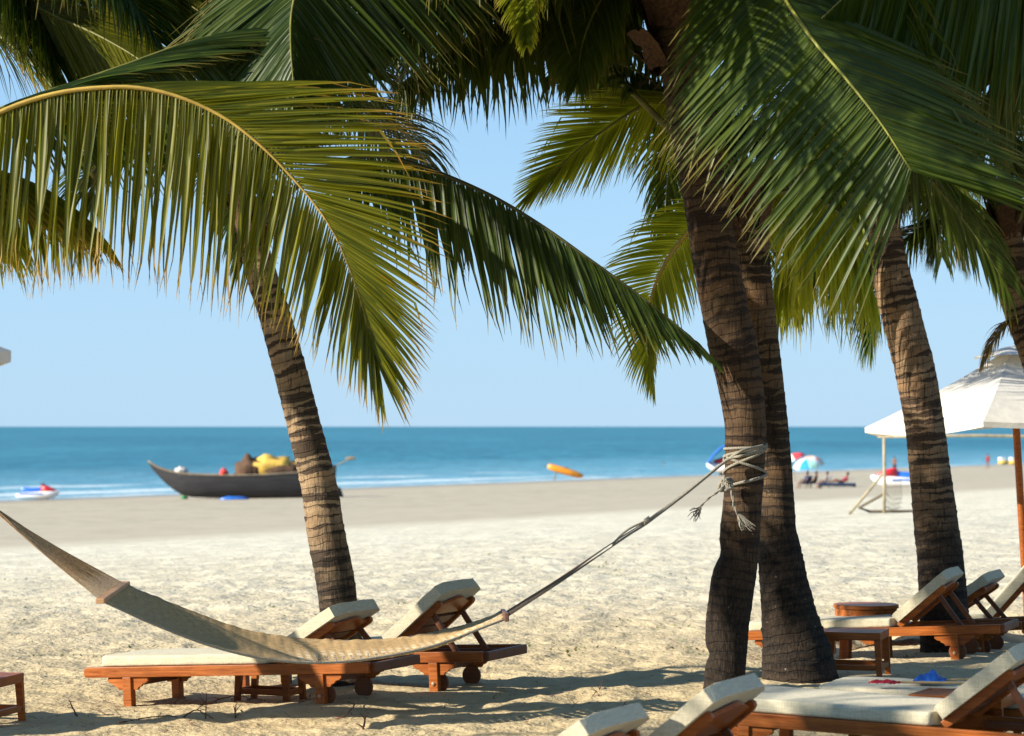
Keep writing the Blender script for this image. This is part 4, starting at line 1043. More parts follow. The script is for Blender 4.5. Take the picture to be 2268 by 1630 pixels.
st = [(948,258,268,.03),(975,278,310,.10),(1010,297,350,.22),(1050,312,392,.36),(1100,325,435,.52),(1160,336,474,.70),(1230,343,490,.88),(1340,347,494,1.05),(1500,350,496,1.15),(1700,345,497,1.15),(1900,332,497,1.05),(2040,322,496,.85),(2110,315,494,.6),(2145,308,490,.15)]
mb = MB(); rows = []
for (zx, zt, zb, hw) in st:
    X_, zt_, zb_ = bx(zx), bz(zt), bz(zb); row = []
    for k in range(17):
        a = -1+2*k/16; s = abs(a); y = hw*(math.sin(s*pi/2)**.75)*(1 if a > 0 else -1); z = zb_+(zt_-zb_)*(1-cos(s*pi/2))**1.05
        row.append(V((X_, y, z)))
    rows.append(row)
mb.grid(rows)
inn = [[V((p.x, p.y*.9, max(p.z, r_[8].z+.25)-.0)) for p in r_] for r_ in rows]
mb.grid([[p+V((0, 0, 0)) for p in r_] for r_ in inn]); mb.build('hull', M_hull, bt, smooth=True, angle=50)
mb = MB()
for k in (0, 16): mb.tube([r_[k]+V((0, 0, .02)) for r_ in rows], .05, 6)
mb.build('gunwale', M_wood, bt, smooth=True)
mb = MB()
for i in (5, 7, 9, 11): p = rows[i]; mb.box(p[0].x-.09, p[0].x+.09, p[0].y*.98, p[16].y*.98, p[0].z-.12, p[0].z-.07)
mb.build('thwart', M_wood, bt)
mb = MB(); mb.bar(V((bx(2125), 0, bz(480))), V((bx(2140), 0, bz(285))), .12, .3, V((1, 0, 0))); mb.prism([(bx(2150), bz(500)), (bx(2205), bz(500)), (bx(2180), bz(430)), (bx(2150), bz(420))], V((1, 0, 0)), V((0, 0, 1)), V((0, .08, 0)), V((0, -.04, 0))); mb.build('rudder', M_hull, bt)
def pile(name, label, cat, mat, zx, zy, rx, ry, rz, gp=None):
    mb = MB(); mb.ball(V((0, 0, 0)), rx, ry, rz, 22, 14, wob=.5)
    o = mb.build(name, mat, smooth=True); o.location = V((bx(zx), 0, bz(zy)))+g; tag(o, label, cat, gp); return o
pile('fishing_net', 'heap of brown fishing net amidships in the dark boat', 'net', M_brown, 1600, 335, 1.0, .7, 1.05)
pile('fishing_net', 'low brown net heap nearest the stern of the dark boat', 'net', M_brown, 1800, 340, 1.7, .8, .85)
pile('tarpaulin', 'crumpled yellow tarpaulin topping the nets in the dark boat', 'tarpaulin', M_yel, 1735, 300, 1.75, .7, .72)
pile('float', 'red float between the bow and the nets of the dark boat', 'float', plain('red_float', (.7, .05, .03), .5), 1433, 336, .27, .25, .30)
pile('bundle', 'pale bundle lying in the bow of the dark boat', 'bundle', plain('pale_sack', (.55, .53, .50), .8), 1160, 322, .42, .3, .26)
t = facing('oar', 'long steering oar slanting up over the stern of the dark boat', 'oar', V((bx(2100), 0, bz(315)))+g)
mb = MB(); a_, b_ = V((0, 0, 0)), V((bx(2245)-bx(2100), 0, bz(240)-bz(315))); mb.tube([a_, b_], .04, 8); mb.ball(b_, .35, .05, .12); mb.build('oar_shaft', M_wood, t)
for (zx, zy, lab, mt, rx) in ((1495, 503, 'flat blue sheet on the sand below the dark boat', M_bluep, .95), (1180, 499, 'green tub on the sand under the bow of the dark boat', plain('green_tub', (.02, .22, .06), .5), .26)):
    mb = MB(); mb.ball(V((0, 0, .05)), rx, .3, .16, 14, 8, wob=.5); q = ground_hit(zx/2.835/1.0194, (950+zy/2.835)/1.0194+1)
    o = mb.build('sheet' if rx > .5 else 'tub', mt, smooth=True); o.location = q; tag(o, lab, 'sheet' if rx > .5 else 'tub')

# ------------------------------------------------------------------ jet skis, kayak, motor boat
def loft(mb, st, k=12, full=True):
    rows = []
    for (x, hw, zb, zt) in st:
        row = []
        for i in range(k):
            a = 2*pi*i/k; c, s = cos(a), sin(a)
            y = hw*(abs(c)**.7)*(1 if c > 0 else -1); z = (zb+zt)/2+(zt-zb)/2*(abs(s)**.8)*(1 if s > 0 else -1)
            row.append(V((x, y, z)))
        rows.append(row)
    mb.grid(rows, closed=True); b = len(mb.v)
    mb.quad(list(range(b-k, b))); mb.quad(list(range(b-len(rows)*k, b-len(rows)*k+k))[::-1])
def jetski(label, g, yaw, deck, seat, sc=1.0):
    t = facing('jet_ski', label, 'jet ski', g+UP*-.04, yaw, 'jet skis on the shore')
    def mk(n, m, fn, sm=True):
        mb = MB(); fn(mb); mb.v = [v*sc for v in mb.v]; return mb.build(n, m, t, smooth=sm, angle=50)
    mk('hull', M_white, lambda m: loft(m, [(-1.45, .42, .06, .38), (-1.2, .52, .0, .46), (-.3, .56, 0, .50), (.6, .52, .0, .58), (1.1, .36, .08, .62), (1.4, .16, .28, .62), (1.55, .04, .46, .58)]))
    mk('hood', deck, lambda m: loft(m, [(1.42, .07, .52, .60), (1.1, .30, .48, .74), (.7, .38, .46, .92), (.35, .30, .46, 1.0), (.22, .1, .5, .9)]))
    mk('seat', seat, lambda m: loft(m, [(-1.15, .12, .44, .78), (-.95, .19, .40, .84), (-.4, .19, .40, .76), (.1, .17, .40, .80), (.3, .12, .44, .82)]))
    mk('footwell_stripe', seat, lambda m: (m.box(-1.2, .5, -.572, -.52, .34, .42), m.box(-1.2, .5, .52, .572, .34, .42)), False)
    def hb(m):
        m.tube([V((.28, -.36, 1.04)), V((.4, -.15, 1.05)), V((.4, .15, 1.05)), V((.28, .36, 1.04))], .03, 8); m.tube([V((.42, 0, .9)), V((.38, 0, 1.05))], .06, 8)
    mk('handlebar', M_black, hb)
    return t
jetski('white jet ski with blue seat and red hood at the waterline on the left', W(84, 1104, 183), -8, M_redp, M_bluep, 1.0)
gj = ground_hit(1998, 1078)
js = gj.y/F
jetski('white and red jet ski with blue seat left of the tan palm', gj, 172, M_redp, M_bluep, 1.25)
mk_ = W(1246+0, 1063, 252)
g = ground_hit(1298, 1065); s_ = g.y/F
t = facing('kayak', 'orange kayak tilted up at its left end at the edge of the water', 'kayak', g+V((-.3, 0, .28)), 0, None, 16)
mb = MB(); L_ = 82*s_
loft(mb, [(-L_, .05, .0, .30), (-L_*.97, .20, -.1, .38), (-L_*.85, .34, -.18, .44), (-L_*.5, .40, -.2, .46), (-L_*.15, .30, -.16, .40), (-L_*.02, .12, -.05, .3), (0, .02, .1, .2)]); mb.build('hull', M_orange, t, smooth=True)
mb = MB(); mb.lathe([(.22, 0), (.25, .03), (.22, .05)], V((-L_*.5, 0, .44)), 18); mb.build('cockpit_rim', M_black, t, smooth=True)
mb = MB(); mb.bar(V((-L_*.72, 0, -.95)), V((-L_*.72, 0, -.15)), .12, .12, V((0, 1, 0))); mb.build('prop_stand', M_wood, t)
g = ground_hit(1608, 1053); s_ = g.y/F
t = facing('motor_boat', 'small white and red motor boat under a raised blue sunshade behind the hammock palm', 'boat', g, 0)
u = s_
mb = MB(); loft(mb, [(-43*u, .05, 20*u, 27*u), (-36*u, .6, 13*u, 30*u), (-20*u, 1.0, 6*u, 28*u), (20*u, 1.1, 4*u, 27*u), (45*u, 1.0, 5*u, 26*u)]); mb.build('hull', M_white, t, smooth=True)
mb = MB(); loft(mb, [(-28*u, .5, 27*u, 34*u), (-10*u, .8, 26*u, 40*u), (20*u, .85, 26*u, 40*u), (40*u, .7, 26*u, 34*u)]); mb.build('deck', M_redp, t, smooth=True)
mb = MB(); rows = []
for i in range(9):
    f = i/8; x_ = -42*u+44*u*f; z_ = 30*u+38*u*sin(f*pi/2)
    rows.append([V((x_, y_, z_-.12*abs(y_))) for y_ in (-1.2, -.6, 0, .6, 1.2)])
mb.grid(rows); rows2 = [[p+V((.04, 0, -.12)) for p in r_] for r_ in rows]; mb.grid(rows2); mb.build('sunshade', M_bluep, t, smooth=True)
mb = MB(); mb.box(-14*u, -6*u, -.3, .3, -.3, 8*u); mb.box(20*u, 28*u, -.3, .3, -.3, 8*u); mb.build('trailer', M_black, t)
for (x, lab) in ((2222, 'yellow pedal boat on the far sand at right, left one of two'), (2246, 'yellow and white pedal boat on the far sand by the parasol pole')):
    g = ground_hit(x, 1029); s_ = g.y/F
    t = facing('pedal_boat', lab, 'boat', g, 10, 'yellow boats on the far shore')
    mb = MB(); loft(mb, [(-11*s_, .3, 0, .4), (-7*s_, .8, 0, .6), (6*s_, .8, 0, .6), (11*s_, .3, .1, .45)]); mb.build('hull', M_yel, t, smooth=True)
    mb = MB(); mb.box(-.5, .1, -.6, .6, .55, .95); mb.build('seat', M_white, t)

# ------------------------------------------------------------------ beach umbrellas far off
def beach_umbrella(label, cx, cy, wpx, base, cols, tilt=0, lean=0):
    g = ground_hit(base[0], base[1]); s_ = g.y/F; top = W(cx, cy, g.y); h = top.z-g.z; r = wpx*s_/2
    t = thing('beach_umbrella', label, 'beach umbrella', g, 'striped beach umbrellas far down the beach')
    mb = MB(); mb.tube([V((0, 0, -.1)), V((top.x-g.x, 0, h))], .035, 8); mb.build('pole', M_wood, t)
    o = V((top.x-g.x, 0, h)); ax = Matrix.Rotation(R(tilt), 3, 'Y') @ Matrix.Rotation(R(lean), 3, 'X')
    mb = MB(); n = 8; K = 6; SEG = 4; rows = []
    for i in range(K+1):
        f = i/K; row = []
        for j in range(n*SEG):
            a = 2*pi*j/(n*SEG); q = (j % SEG)/SEG; rr = r*sin(f*1.35)*(1-.07*sin(pi*q)*f); row.append(o+ax @ V((rr*cos(a), rr*sin(a), -r*.62*(1-cos(f*1.35)))))
        rows.append(row)
    b = len(mb.v); mb.grid(rows, closed=True)
    for k in range(len(mb.m)): mb.m[k] = ((k % (n*SEG))//SEG) % len(cols)
    mb.build('canopy', cols, t, smooth=True)
    return t
um = {k: plain('umbrella_'+k, c, .8, .05) for k, c in dict(white=(.75, .78, .74), blue=(.02, .30, .62), red=(.66, .06, .07), mint=(.35, .66, .55), peach=(.75, .36, .22)).items()}
beach_umbrella('tilted red and white beach umbrella half hidden by the dark palm trunk', 1752, 1006, 58, (1762, 1066), [um['red'], um['white'], um['red'], um['red']], -24)
beach_umbrella('orange and white beach umbrella behind the blue one', 1806, 1011, 52, (1812, 1062), [um['peach'], um['white'], um['red'], um['mint']], 14, 10)
beach_umbrella('white mint and blue beach umbrella in front of the others', 1786, 1016, 66, (1794, 1080), [um['white'], um['blue'], um['mint'], um['white']], -10, 14)

# ------------------------------------------------------------------ people
M_skin = plain('brown_skin', (.22, .10, .055), .6, .1, 6); M_hair = plain('black_hair', (.012, .009, .008), .6)
def skinned(name, mats, verts, edges, radii, parent, sub=1):
    me = bpy.data.meshes.new(name); me.from_pydata([tuple(v) for v in verts], edges, []); me.materials.append(mats)
    o = bpy.data.objects.new(name, me); col.objects.link(o); o.parent = parent
    md = o.modifiers.new('skin', 'SKIN')
    sv = me.skin_vertices if me.skin_vertices else None
    if not len(me.skin_vertices):
        bm = bmesh.new(); bm.from_mesh(me); bm.verts.layers.skin.verify(); bm.to_mesh(me); bm.free()
    for i, r in enumerate(radii):
        d = me.skin_vertices[0].data[i]; d.radius = (r, r) if not isinstance(r, tuple) else r; d.use_root = (i == 0)
    s = o.modifiers.new('sub', 'SUBSURF'); s.levels = sub; s.render_levels = sub
    return o
def person(label, g, pose, yaw, clothes, group=None, sc=1.0):
    t = facing('person', label, 'person', g, yaw, group)
    # joints: x forward, z up
    if pose == 'stand':
        J = dict(pel=(0, 0, .92), ab=(0, 0, 1.08), ch=(0, 0, 1.30), nk=(0, 0, 1.46), hd=(.01, 0, 1.56), tp=(.02, 0, 1.68),
                 sL=(0, .19, 1.38), eL=(.02, .25, 1.12), wL=(.1, .25, .90), fL=(.13, .25, .80), sR=(0, -.19, 1.38), eR=(.02, -.25, 1.12), wR=(.08, -.26, .90), fR=(.1, -.26, .80),
                 hL=(0, .10, .88), kL=(.06, .11, .48), aL=(-.04, .12, .09), tL=(.13, .13, .03), hR=(0, -.10, .88), kR=(.0, -.11, .48), aR=(-.12, -.12, .09), tR=(.05, -.13, .03))
    elif pose == 'sit':
        J = dict(pel=(0, 0, .42), ab=(-.05, 0, .56), ch=(-.12, 0, .78), nk=(-.14, 0, .94), hd=(-.11, 0, 1.04), tp=(-.10, 0, 1.16),
                 sL=(-.12, .19, .86), eL=(.02, .26, .62), wL=(.26, .22, .58), fL=(.35, .2, .58), sR=(-.12, -.19, .86), eR=(.02, -.26, .62), wR=(.26, -.22, .58), fR=(.35, -.2, .58),
                 hL=(.03, .10, .42), kL=(.46, .13, .46), aL=(.50, .13, .08), tL=(.66, .14, .03), hR=(.03, -.10, .42), kR=(.46, -.13, .46), aR=(.56, -.13, .08), tR=(.72, -.14, .03))
    else:   # lounging with legs out
        J = dict(pel=(0, 0, .38), ab=(-.12, 0, .46), ch=(-.28, 0, .64), nk=(-.36, 0, .80), hd=(-.35, 0, .90), tp=(-.36, 0, 1.02),
                 sL=(-.3, .19, .72), eL=(-.34, .28, .46), wL=(-.12, .26, .42), fL=(-.03, .25, .42), sR=(-.3, -.19, .72), eR=(-.34, -.28, .46), wR=(-.12, -.26, .42), fR=(-.03, -.25, .42),
                 hL=(.04, .10, .38), kL=(.44, .12, .60), aL=(.80, .12, .38), tL=(.88, .13, .48), hR=(.04, -.10, .38), kR=(.46, -.12, .44), aR=(.92, -.12, .36), tR=(.98, -.13, .50))
    rad = dict(pel=(.12, .15), ab=(.10, .13), ch=(.12, .16), nk=.055, hd=.085, tp=.07, s=.06, e=.042, w=.03, f=.025, h=.085, k=.055, a=.036, t=.03)
    ks = list(J); vs = [V(J[k])*sc for k in ks]
    E_ = [('pel', 'ab'), ('ab', 'ch'), ('ch', 'nk'), ('nk', 'hd'), ('hd', 'tp')]
    for s in 'LR': E_ += [('ch', 's'+s), ('s'+s, 'e'+s), ('e'+s, 'w'+s), ('w'+s, 'f'+s), ('pel', 'h'+s), ('h'+s, 'k'+s), ('k'+s, 'a'+s), ('a'+s, 't'+s)]
    rr = []
    for k in ks:
        r = rad.get(k, rad.get(k[0])); rr.append(tuple(x*sc for x in r) if isinstance(r, tuple) else r*sc)
    skinned('body', M_skin, vs, [(ks.index(a), ks.index(b)) for a, b in E_], rr, t)
    hv = V(J['hd'])*sc; mb = MB(); mb.ball(hv+V((-.03, 0, .06))*sc, .10*sc, .095*sc, .11*sc, 12, 8); mb.build('hair', M_hair, t, smooth=True)
    P_ = {k: V(v)*sc for k, v in J.items()}
    if clothes[0]:
        skinned('shirt', clothes[0], [P_['ab'], P_['ch'], P_['nk']-UP*.06*sc, P_['sL'], P_['sR'], P_['sL'].lerp(P_['eL'], .5), P_['sR'].lerp(P_['eR'], .5), P_['pel']+UP*.03], [(7, 0), (0, 1), (1, 2), (1, 3), (3, 5), (1, 4), (4, 6)], [(.115*sc, .15*sc), (.135*sc, .175*sc), .07*sc, .075*sc, .075*sc, .06*sc, .06*sc, (.13*sc, .16*sc)], t)
    if clothes[1]:
        skinned('shorts', clothes[1], [P_['pel'], P_['hL'], P_['hL'].lerp(P_['kL'], .55), P_['hR'], P_['hR'].lerp(P_['kR'], .55), P_['pel']+UP*.08], [(0, 1), (1, 2), (0, 3), (3, 4), (0, 5)], [(.135*sc, .165*sc), .10*sc, .085*sc, .10*sc, .085*sc, (.12*sc, .15*sc)], t)
    return t
cl_b, cl_r, cl_k, cl_g = plain('navy_cotton', (.02, .05, .12), .9), plain('maroon_cotton', (.30, .03, .06), .9), plain('black_cotton', (.02, .02, .025), .9), plain('grey_cotton', (.22, .24, .27), .9)
def chair(label, g, yaw, mat):
    t = facing('beach_chair', label, 'chair', g, yaw, 'low chairs under the beach umbrellas')
    mb = MB(); mb.box(-.25, .28, -.26, .26, .28, .33); mb.build('seat', mat, t, .01)
    mb = MB(); mb.bar(V((-.25, 0, .3)), V((-.45, 0, .85)), .5, .04, V((1, 0, 0))); mb.build('backrest', mat, t, .01)
    for x in (-.22, .25):
        for y in (-.24, .24): mb = MB(); mb.box(x-.02, x+.02, y-.02, y+.02, -.05, .28); mb.build('leg', M_wood, t)
sp = ground_hit(1784, 1081); chair('low navy chair under the blue and white beach umbrella', sp, 200, cl_b)
person('person in navy shirt and dark shorts sitting under the blue and white umbrella', sp+UP*-.05, 'sit', 200, (cl_b, cl_k))
sp = ground_hit(1806, 1081)+V((0, .6, 0)); chair('low black chair to the right of the navy one', sp, -10, cl_k)
person('person dressed in black sitting right of the one in navy', sp+UP*-.05, 'sit', 165, (cl_k, cl_k))
sp = ground_hit(1854, 1081); s_ = sp.y/F
t = facing('sun_bed', 'dark sun bed on the sand right of the beach umbrellas', 'sun bed', sp, 0)
mb = MB(); mb.box(-1.25, 1.25, -.33, .33, .2, .34); mb.build('mattress', cl_b, t, .04)
mb = MB(); mb.box(-1.25, 1.25, -.36, .36, .13, .197); mb.build('frame', M_black, t, .01)
for x in (-1.15, 1.15):
    for y in (-.3, .3): mb = MB(); mb.box(x-.03, x+.03, y-.03, y+.03, -.05, .13); mb.build('leg', M_black, t)
person('person in a maroon top reclining on the dark sun bed', sp+V((.35, 0, .02)), 'lounge', 180, (cl_r, cl_k))
sp = ground_hit(1828, 1081); chair('grey chair beside the dark sun bed', sp, 180, cl_g)
person('person in grey sitting between the chairs and the sun bed', sp+UP*-.05, 'sit', 180, (cl_g, cl_k))
def in_sea(px, head_y, Y, label, cl):
    top = W(px, head_y, Y); g = V((top.x, Y, top.z-1.68)); person(label, g, 'stand', 250, cl, 'bathers')
in_sea(1981, 1012, 275, 'bather in dark trunks standing in the shallows left of the tan palm', (None, cl_k))
in_sea(2188, 1006, 300, 'bather in a red top standing in shallow water left of the parasol pole', (cl_r, cl_r))
in_sea(2251, 1006, 300, 'bather near the yellow boats at the right edge', (cl_r, cl_b))
for x, y, Y in ((1206, 1033, 330), (1344, 1020, 390), (1367, 1019, 390), (1471, 1024, 350)):
    in_sea(x, y, Y, 'distant swimmer, only head and shoulders above the blue water', (None, cl_r))

# ------------------------------------------------------------------ goal frame on the sand
gp = ground_hit(1958, 1138); s_ = gp.y/F
t = thing('goal_frame', 'rough timber goal with slack net on the sand beyond the tan palm', 'goal', gp)
M_pole = plain('bleached_timber', (.36, .31, .21), .85, .25, 6, .4)
H_ = (1138-967)*s_; Wg = 5.2
for x in (0, Wg):
    mb = MB(); mb.tube([V((x, 0, -.15)), V((x+.01, 0, H_*.5)), V((x, 0, H_+.03))], .036, 8); mb.build('post', M_pole, t, smooth=True)
    mb = MB(); mb.tube([V((x-.02, 0, H_*.52)), V((x-(1957-1892)*s_, 1.0, -.05))], .032, 7); mb.build('brace', M_pole, t, smooth=True)
mb = MB(); mb.tube([V((-.14, 0, H_)), V((Wg*.4, 0, H_+.02)), V((Wg*.7, 0, H_-.01)), V((Wg+.1, 0, H_+.01))], .036, 7); mb.build('crossbar', M_pole, t, smooth=True)
mb = MB()
for i in range(8):
    x = .06+i*.045; mb.tube([V((x, .05, H_*.45+.02*sin(i))), V((x+.05, .25, H_*.2)), V((x-.05, .3, .02))], .006, 3, False)
for i in range(4):
    mb.tube([V((0, .04, H_*.10*i)), V((.2, .2, H_*.065*i-.02)), V((.45, .3, H_*.06*i+.03))], .006, 3, False)
mb.tube([V((-.02, .02, H_*.25)), V((-.5, .4, .12)), V((-.25, .6, .03)), V((.2, .5, .04)), V((1.2, .6, .03)), V((Wg, .6, .04))], .035, 5)
mb.build('net', plain('old_net', (.12, .10, .07), .95), t)

# ------------------------------------------------------------------ sand
def axis(segs):
    out = []; x = segs[0][0]
    for (a, b, st0, st1) in segs:
        x = a
        while x < b-1e-6:
            out.append(x); f = (x-a)/(b-a); x += st0+(st1-st0)*f
    out.append(segs[-1][1]); return out
xs = axis([(-900, -60, 60, 8), (-60, -12, 6, .7), (-12, -4.2, .6, .06), (-4.2, 5.2, .042, .042), (5.2, 13, .06, .6), (13, 80, .7, 6), (80, 1500, 8, 90)])
ys = axis([(-60, 0, 8, 1.), (0, 9, .8, .08), (9, 20, .042, .042), (20, 34, .05, .22), (34, 60, .25, .8), (60, 420, .9, 4), (420, 2800, 6, 120)])
mb = MB(); nx = len(xs)
mb.v = [V((x, y, ground_z(x, y))) for y in ys for x in xs]
me = bpy.data.meshes.new('sand')
fc = [(j*nx+i, j*nx+i+1, (j+1)*nx+i+1, (j+1)*nx+i) for j in range(len(ys)-1) for i in range(nx-1)]
me.from_pydata([tuple(v) for v in mb.v], [], fc); me.polygons.foreach_set('use_smooth', [True]*len(me.polygons))
m = NT('beach_sand'); geo = m.node('ShaderNodeNewGeometry'); pos = geo.outputs['Position']; sx = m.node('ShaderNodeSeparateXYZ'); m.l.new(pos, sx.inputs[0])
s = m.math('DIVIDE', m.math('SUBTRACT', m.math('ADD', m.math('MULTIPLY', sx.outputs[0], 1.72), 241.), sx.outputs[1]), 1.99)
nbig = m.noise(pos, .18, 4); nmid = m.noise(pos, 1.4, 5, .65); nf = m.noise(pos, 9, 5, .7); ng = m.noise(pos, 60, 3, .7); ngr = m.noise(pos, 420, 2)
s2 = m.math('ADD', s, m.math('MULTIPLY', m.math('SUBTRACT', nbig, .5), 4.))
dry = m.mix(m.rng(nmid, .35, .7), (.54, .48, .33), (.73, .67, .50))
dry = m.mix(m.rng(nf, .40, .72, 0, .38), dry, (.40, .315, .195))
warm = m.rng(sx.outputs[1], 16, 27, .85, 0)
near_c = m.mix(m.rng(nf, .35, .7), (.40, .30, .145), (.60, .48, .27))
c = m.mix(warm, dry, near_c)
pale = m.mix(m.rng(nmid, .38, .62), (.53, .52, .42), (.78, .76, .61))
c = m.mix(m.rng(sx.outputs[1], 22, 48, 0, .8), c, pale)
st_ = m.noise(m.mapping(pos, (.012, .12, 1), (0, 0, R(60))), 1, 4)
damp = m.mix(m.rng(m.noise(pos, .8, 6, .7), .38, .62), (.33, .30, .225), (.48, .44, .335))
damp = m.mix(m.rng(st_, .4, .65, 0, .5), damp, (.47, .42, .33))
c = m.mix(m.rng(s2, 78.5, 86., 1, 0), c, damp)
c = m.mix(m.rng(s2, 1.0, 9, 1, 0), c, (.30, .24, .165))
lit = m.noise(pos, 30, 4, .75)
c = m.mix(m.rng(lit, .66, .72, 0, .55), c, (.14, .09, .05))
c = m.mix(m.rng(ngr, .3, .7, 0, .3), c, (.36, .28, .18))
hgt = m.math('ADD', m.math('MULTIPLY', nf, .38), m.math('ADD', m.math('MULTIPLY', nmid, 2.2), m.math('MULTIPLY', ng, .06)))
bs = m.rng(s2, 78, 88, .25, 1.)
bn = m.node('ShaderNodeBump'); m.l.new(hgt, bn.inputs['Height']); m.l.new(m.math('MULTIPLY', bs, 1.0), bn.inputs['Strength']); bn.inputs['Distance'].default_value = .058
m.set(Base_Color=c, Roughness=m.rng(s2, 0, 8, .35, .95), Normal=bn.outputs[0]); m.bsdf.inputs['Specular IOR Level'].default_value = .25
me.materials.append(m.mat); o = bpy.data.objects.new('sand', me); col.objects.link(o); o['kind'] = 'structure'

# ------------------------------------------------------------------ sea
mb = MB(); xs2 = [-30000, -4000, -1200, -400]+[-300+i*6 for i in range(100)]+[320, 700, 1600, 5000, 30000]
ys2 = [120+i*3.2 for i in range(120)]+[520, 600, 800, 1200, 2400, 6000, 20000, 60000]
def sea_z(x, y):
    s = sdist(x, y); z = SEA
    if abs(x) < 320 and y < 500:
        for s0, hgt, wd in ((-5, .16, 1.2), (-17, .32, 2.0), (-34, .28, 3), (-60, .22, 4)):
            q = s-s0+2.2*noise.noise(V((x*.02, s0, 0)))
            z += hgt*exp(-q*q/wd/wd)*(.55+.7*noise.noise(V((x*.03, s0*2, 7))))
    return z
mb.grid([[V((x, y, sea_z(x, y))) for x in xs2] for y in ys2])
m = NT('sea_water'); pos = m.node('ShaderNodeNewGeometry').outputs['Position']; sx = m.node('ShaderNodeSeparateXYZ'); m.l.new(pos, sx.inputs[0])
s = m.math('DIVIDE', m.math('SUBTRACT', m.math('ADD', m.math('MULTIPLY', sx.outputs[0], 1.72), 241.), sx.outputs[1]), 1.99)
s = m.math('ADD', s, m.math('MULTIPLY', m.math('SUBTRACT', m.noise(pos, .03, 3), .5), 8.))
al = m.noise(m.mapping(pos, (.05, .05, 1)), 1, 4); 
w1 = m.noise(m.mapping(pos, (.16, .10, 1), (0, 0, R(0))), 1, 6, .7); w2 = m.noise(m.mapping(pos, (.6, 1.2, 1)), 1, 4, .7)
w3 = m.noise(m.mapping(pos, (.012, .004, 1)), 1, 4, .6)
deep = m.mix(m.rng(w3, .4, .6), (.026, .165, .245), (.042, .225, .31))
deep = m.mix(m.rng(w1, .42, .68, 0, .55), deep, (.016, .115, .17))
w4 = m.noise(m.mapping(pos, (.45, .05, 1)), 1, 5, .7)
deep = m.mix(m.rng(w4, .48, .66, 0, .55), deep, (.012, .085, .13)); deep = m.mix(m.rng(w4, .46, .34, 0, .4), deep, (.09, .30, .38))
shal = m.mix(m.rng(w1, .4, .6), (.13, .33, .44), (.20, .42, .52))
c = m.mix(m.rng(s, -95, -6, 0, .85), deep, shal)
c = m.mix(m.rng(s, -5, 3, 0, .7), c, (.34, .38, .38))
def band(s0, w, lo, hi):
    d = m.math('ABSOLUTE', m.math('SUBTRACT', s, s0)); return m.math('MULTIPLY', m.rng(d, w*.4, w, 1, 0), m.rng(m.math('ADD', m.math('MULTIPLY', w2, .45), m.math('MULTIPLY', al, .75)), lo, hi))
left = m.rng(sx.outputs[0], -8, 14, 1, 0)
foam = m.math('MAXIMUM', m.math('MULTIPLY', band(-9, 4.5, .45, .60), left), m.math('MAXIMUM', m.math('MULTIPLY', band(-24, 6, .58, .70), left), band(-1.2, 1.0, .54, .64)))
c = m.mix(m.math('MULTIPLY', foam, .62), c, (.80, .84, .85))
hgt = m.math('ADD', m.math('MULTIPLY', w1, 1.), m.math('MULTIPLY', w2, .35))
m.set(Base_Color=c, Roughness=m.rng(foam, 0, 1, .42, .9), Normal=m.bump(hgt, .6, 1.2)); m.bsdf.inputs['IOR'].default_value = 1.33; m.bsdf.inputs['Specular IOR Level'].default_value = .22
o = mb.build('sea', m.mat, smooth=True); o['kind'] = 'structure'

# ------------------------------------------------------------------ litter on the sand
M_twig = plain('dry_twig', (.11, .045, .025), .85, .4, 40); M_twigp = plain('pale_twig', (.30, .20, .11), .85, .3, 40)
tw = [(555,1588,548,1640,'upright crooked twig left of the near table leg'),]
def twig(label, pts, r, mat, cat='twig', grp='twigs lying on the near sand'):
    P = [V((a, b, ground_z(a, b)+h)) for (a, b, h) in pts]; o = P[0].copy(); ps, _ = spline([p-o for p in P], 12)
    ps = [p+V((random.uniform(-1, 1), random.uniform(-1, 1), random.uniform(-1, 1)))*.003 for p in ps]
    mb = MB(); mb.tube(ps, [r*(1-.6*i/11) for i in range(12)], 5)
    for k in range(2):
        i = random.randint(3, 9); e = ps[i]+V((random.uniform(-.05, .05), random.uniform(-.03, .03), random.uniform(0, .04))); mb.tube([ps[i], ps[i].lerp(e, .5)+V((0, 0, .004)), e], [r*.5, r*.4, r*.25], 4)
    ob = mb.build('twig', mat, smooth=True); ob.location = o; tag(ob, label, cat, grp); return ob
def gp_(x, y): g_ = ground_hit(x, y, 8); return (g_.x, g_.y)
def tw2(label, l, r=.006, mat=None): twig(label, [(*gp_(x, y), h) for x, y, h in l], r, mat or M_twig)
tw2('dark crooked twig standing in the sand at lower left', [(170,1612,0), (166,1612,.03), (158,1610,.07), (152,1608,.10)], .006)
tw2('bent twig arching over the sand below the left lounger', [(405,1608,.0), (430,1602,.045), (452,1606,.03), (474,1612,.0)], .005)
tw2('thin upright twig beside the bent one', [(455,1614,-.01), (455,1613,.05), (457,1612,.11), (456,1612,.15)], .004)
tw2('long straight twig lying flat below the bent one', [(262,1618,.01), (320,1612,.016), (380,1614,.014), (432,1618,.01)], .0045)
tw2('short stick near the wheel of the left lounger', [(742,1600,.005), (765,1592,.02), (793,1585,.022)], .005)
tw2('thick reddish stub standing up at the bottom edge', [(803,1632,-.02), (806,1628,.03), (811,1628,.07)], .009)
tw2('curved twig in shadow under the left table', [(460,1570,.01), (490,1562,.03), (530,1560,.03), (560,1562,.01)], .005)
tw2('small leaning twig in front of the left table legs', [(520,1592,0), (523,1590,.03), (529,1588,.05)], .006)
tw2('forked twig on bright sand left of the hammock palm', [(1325,1556,0), (1332,1548,.02), (1338,1546,.04)], .005)
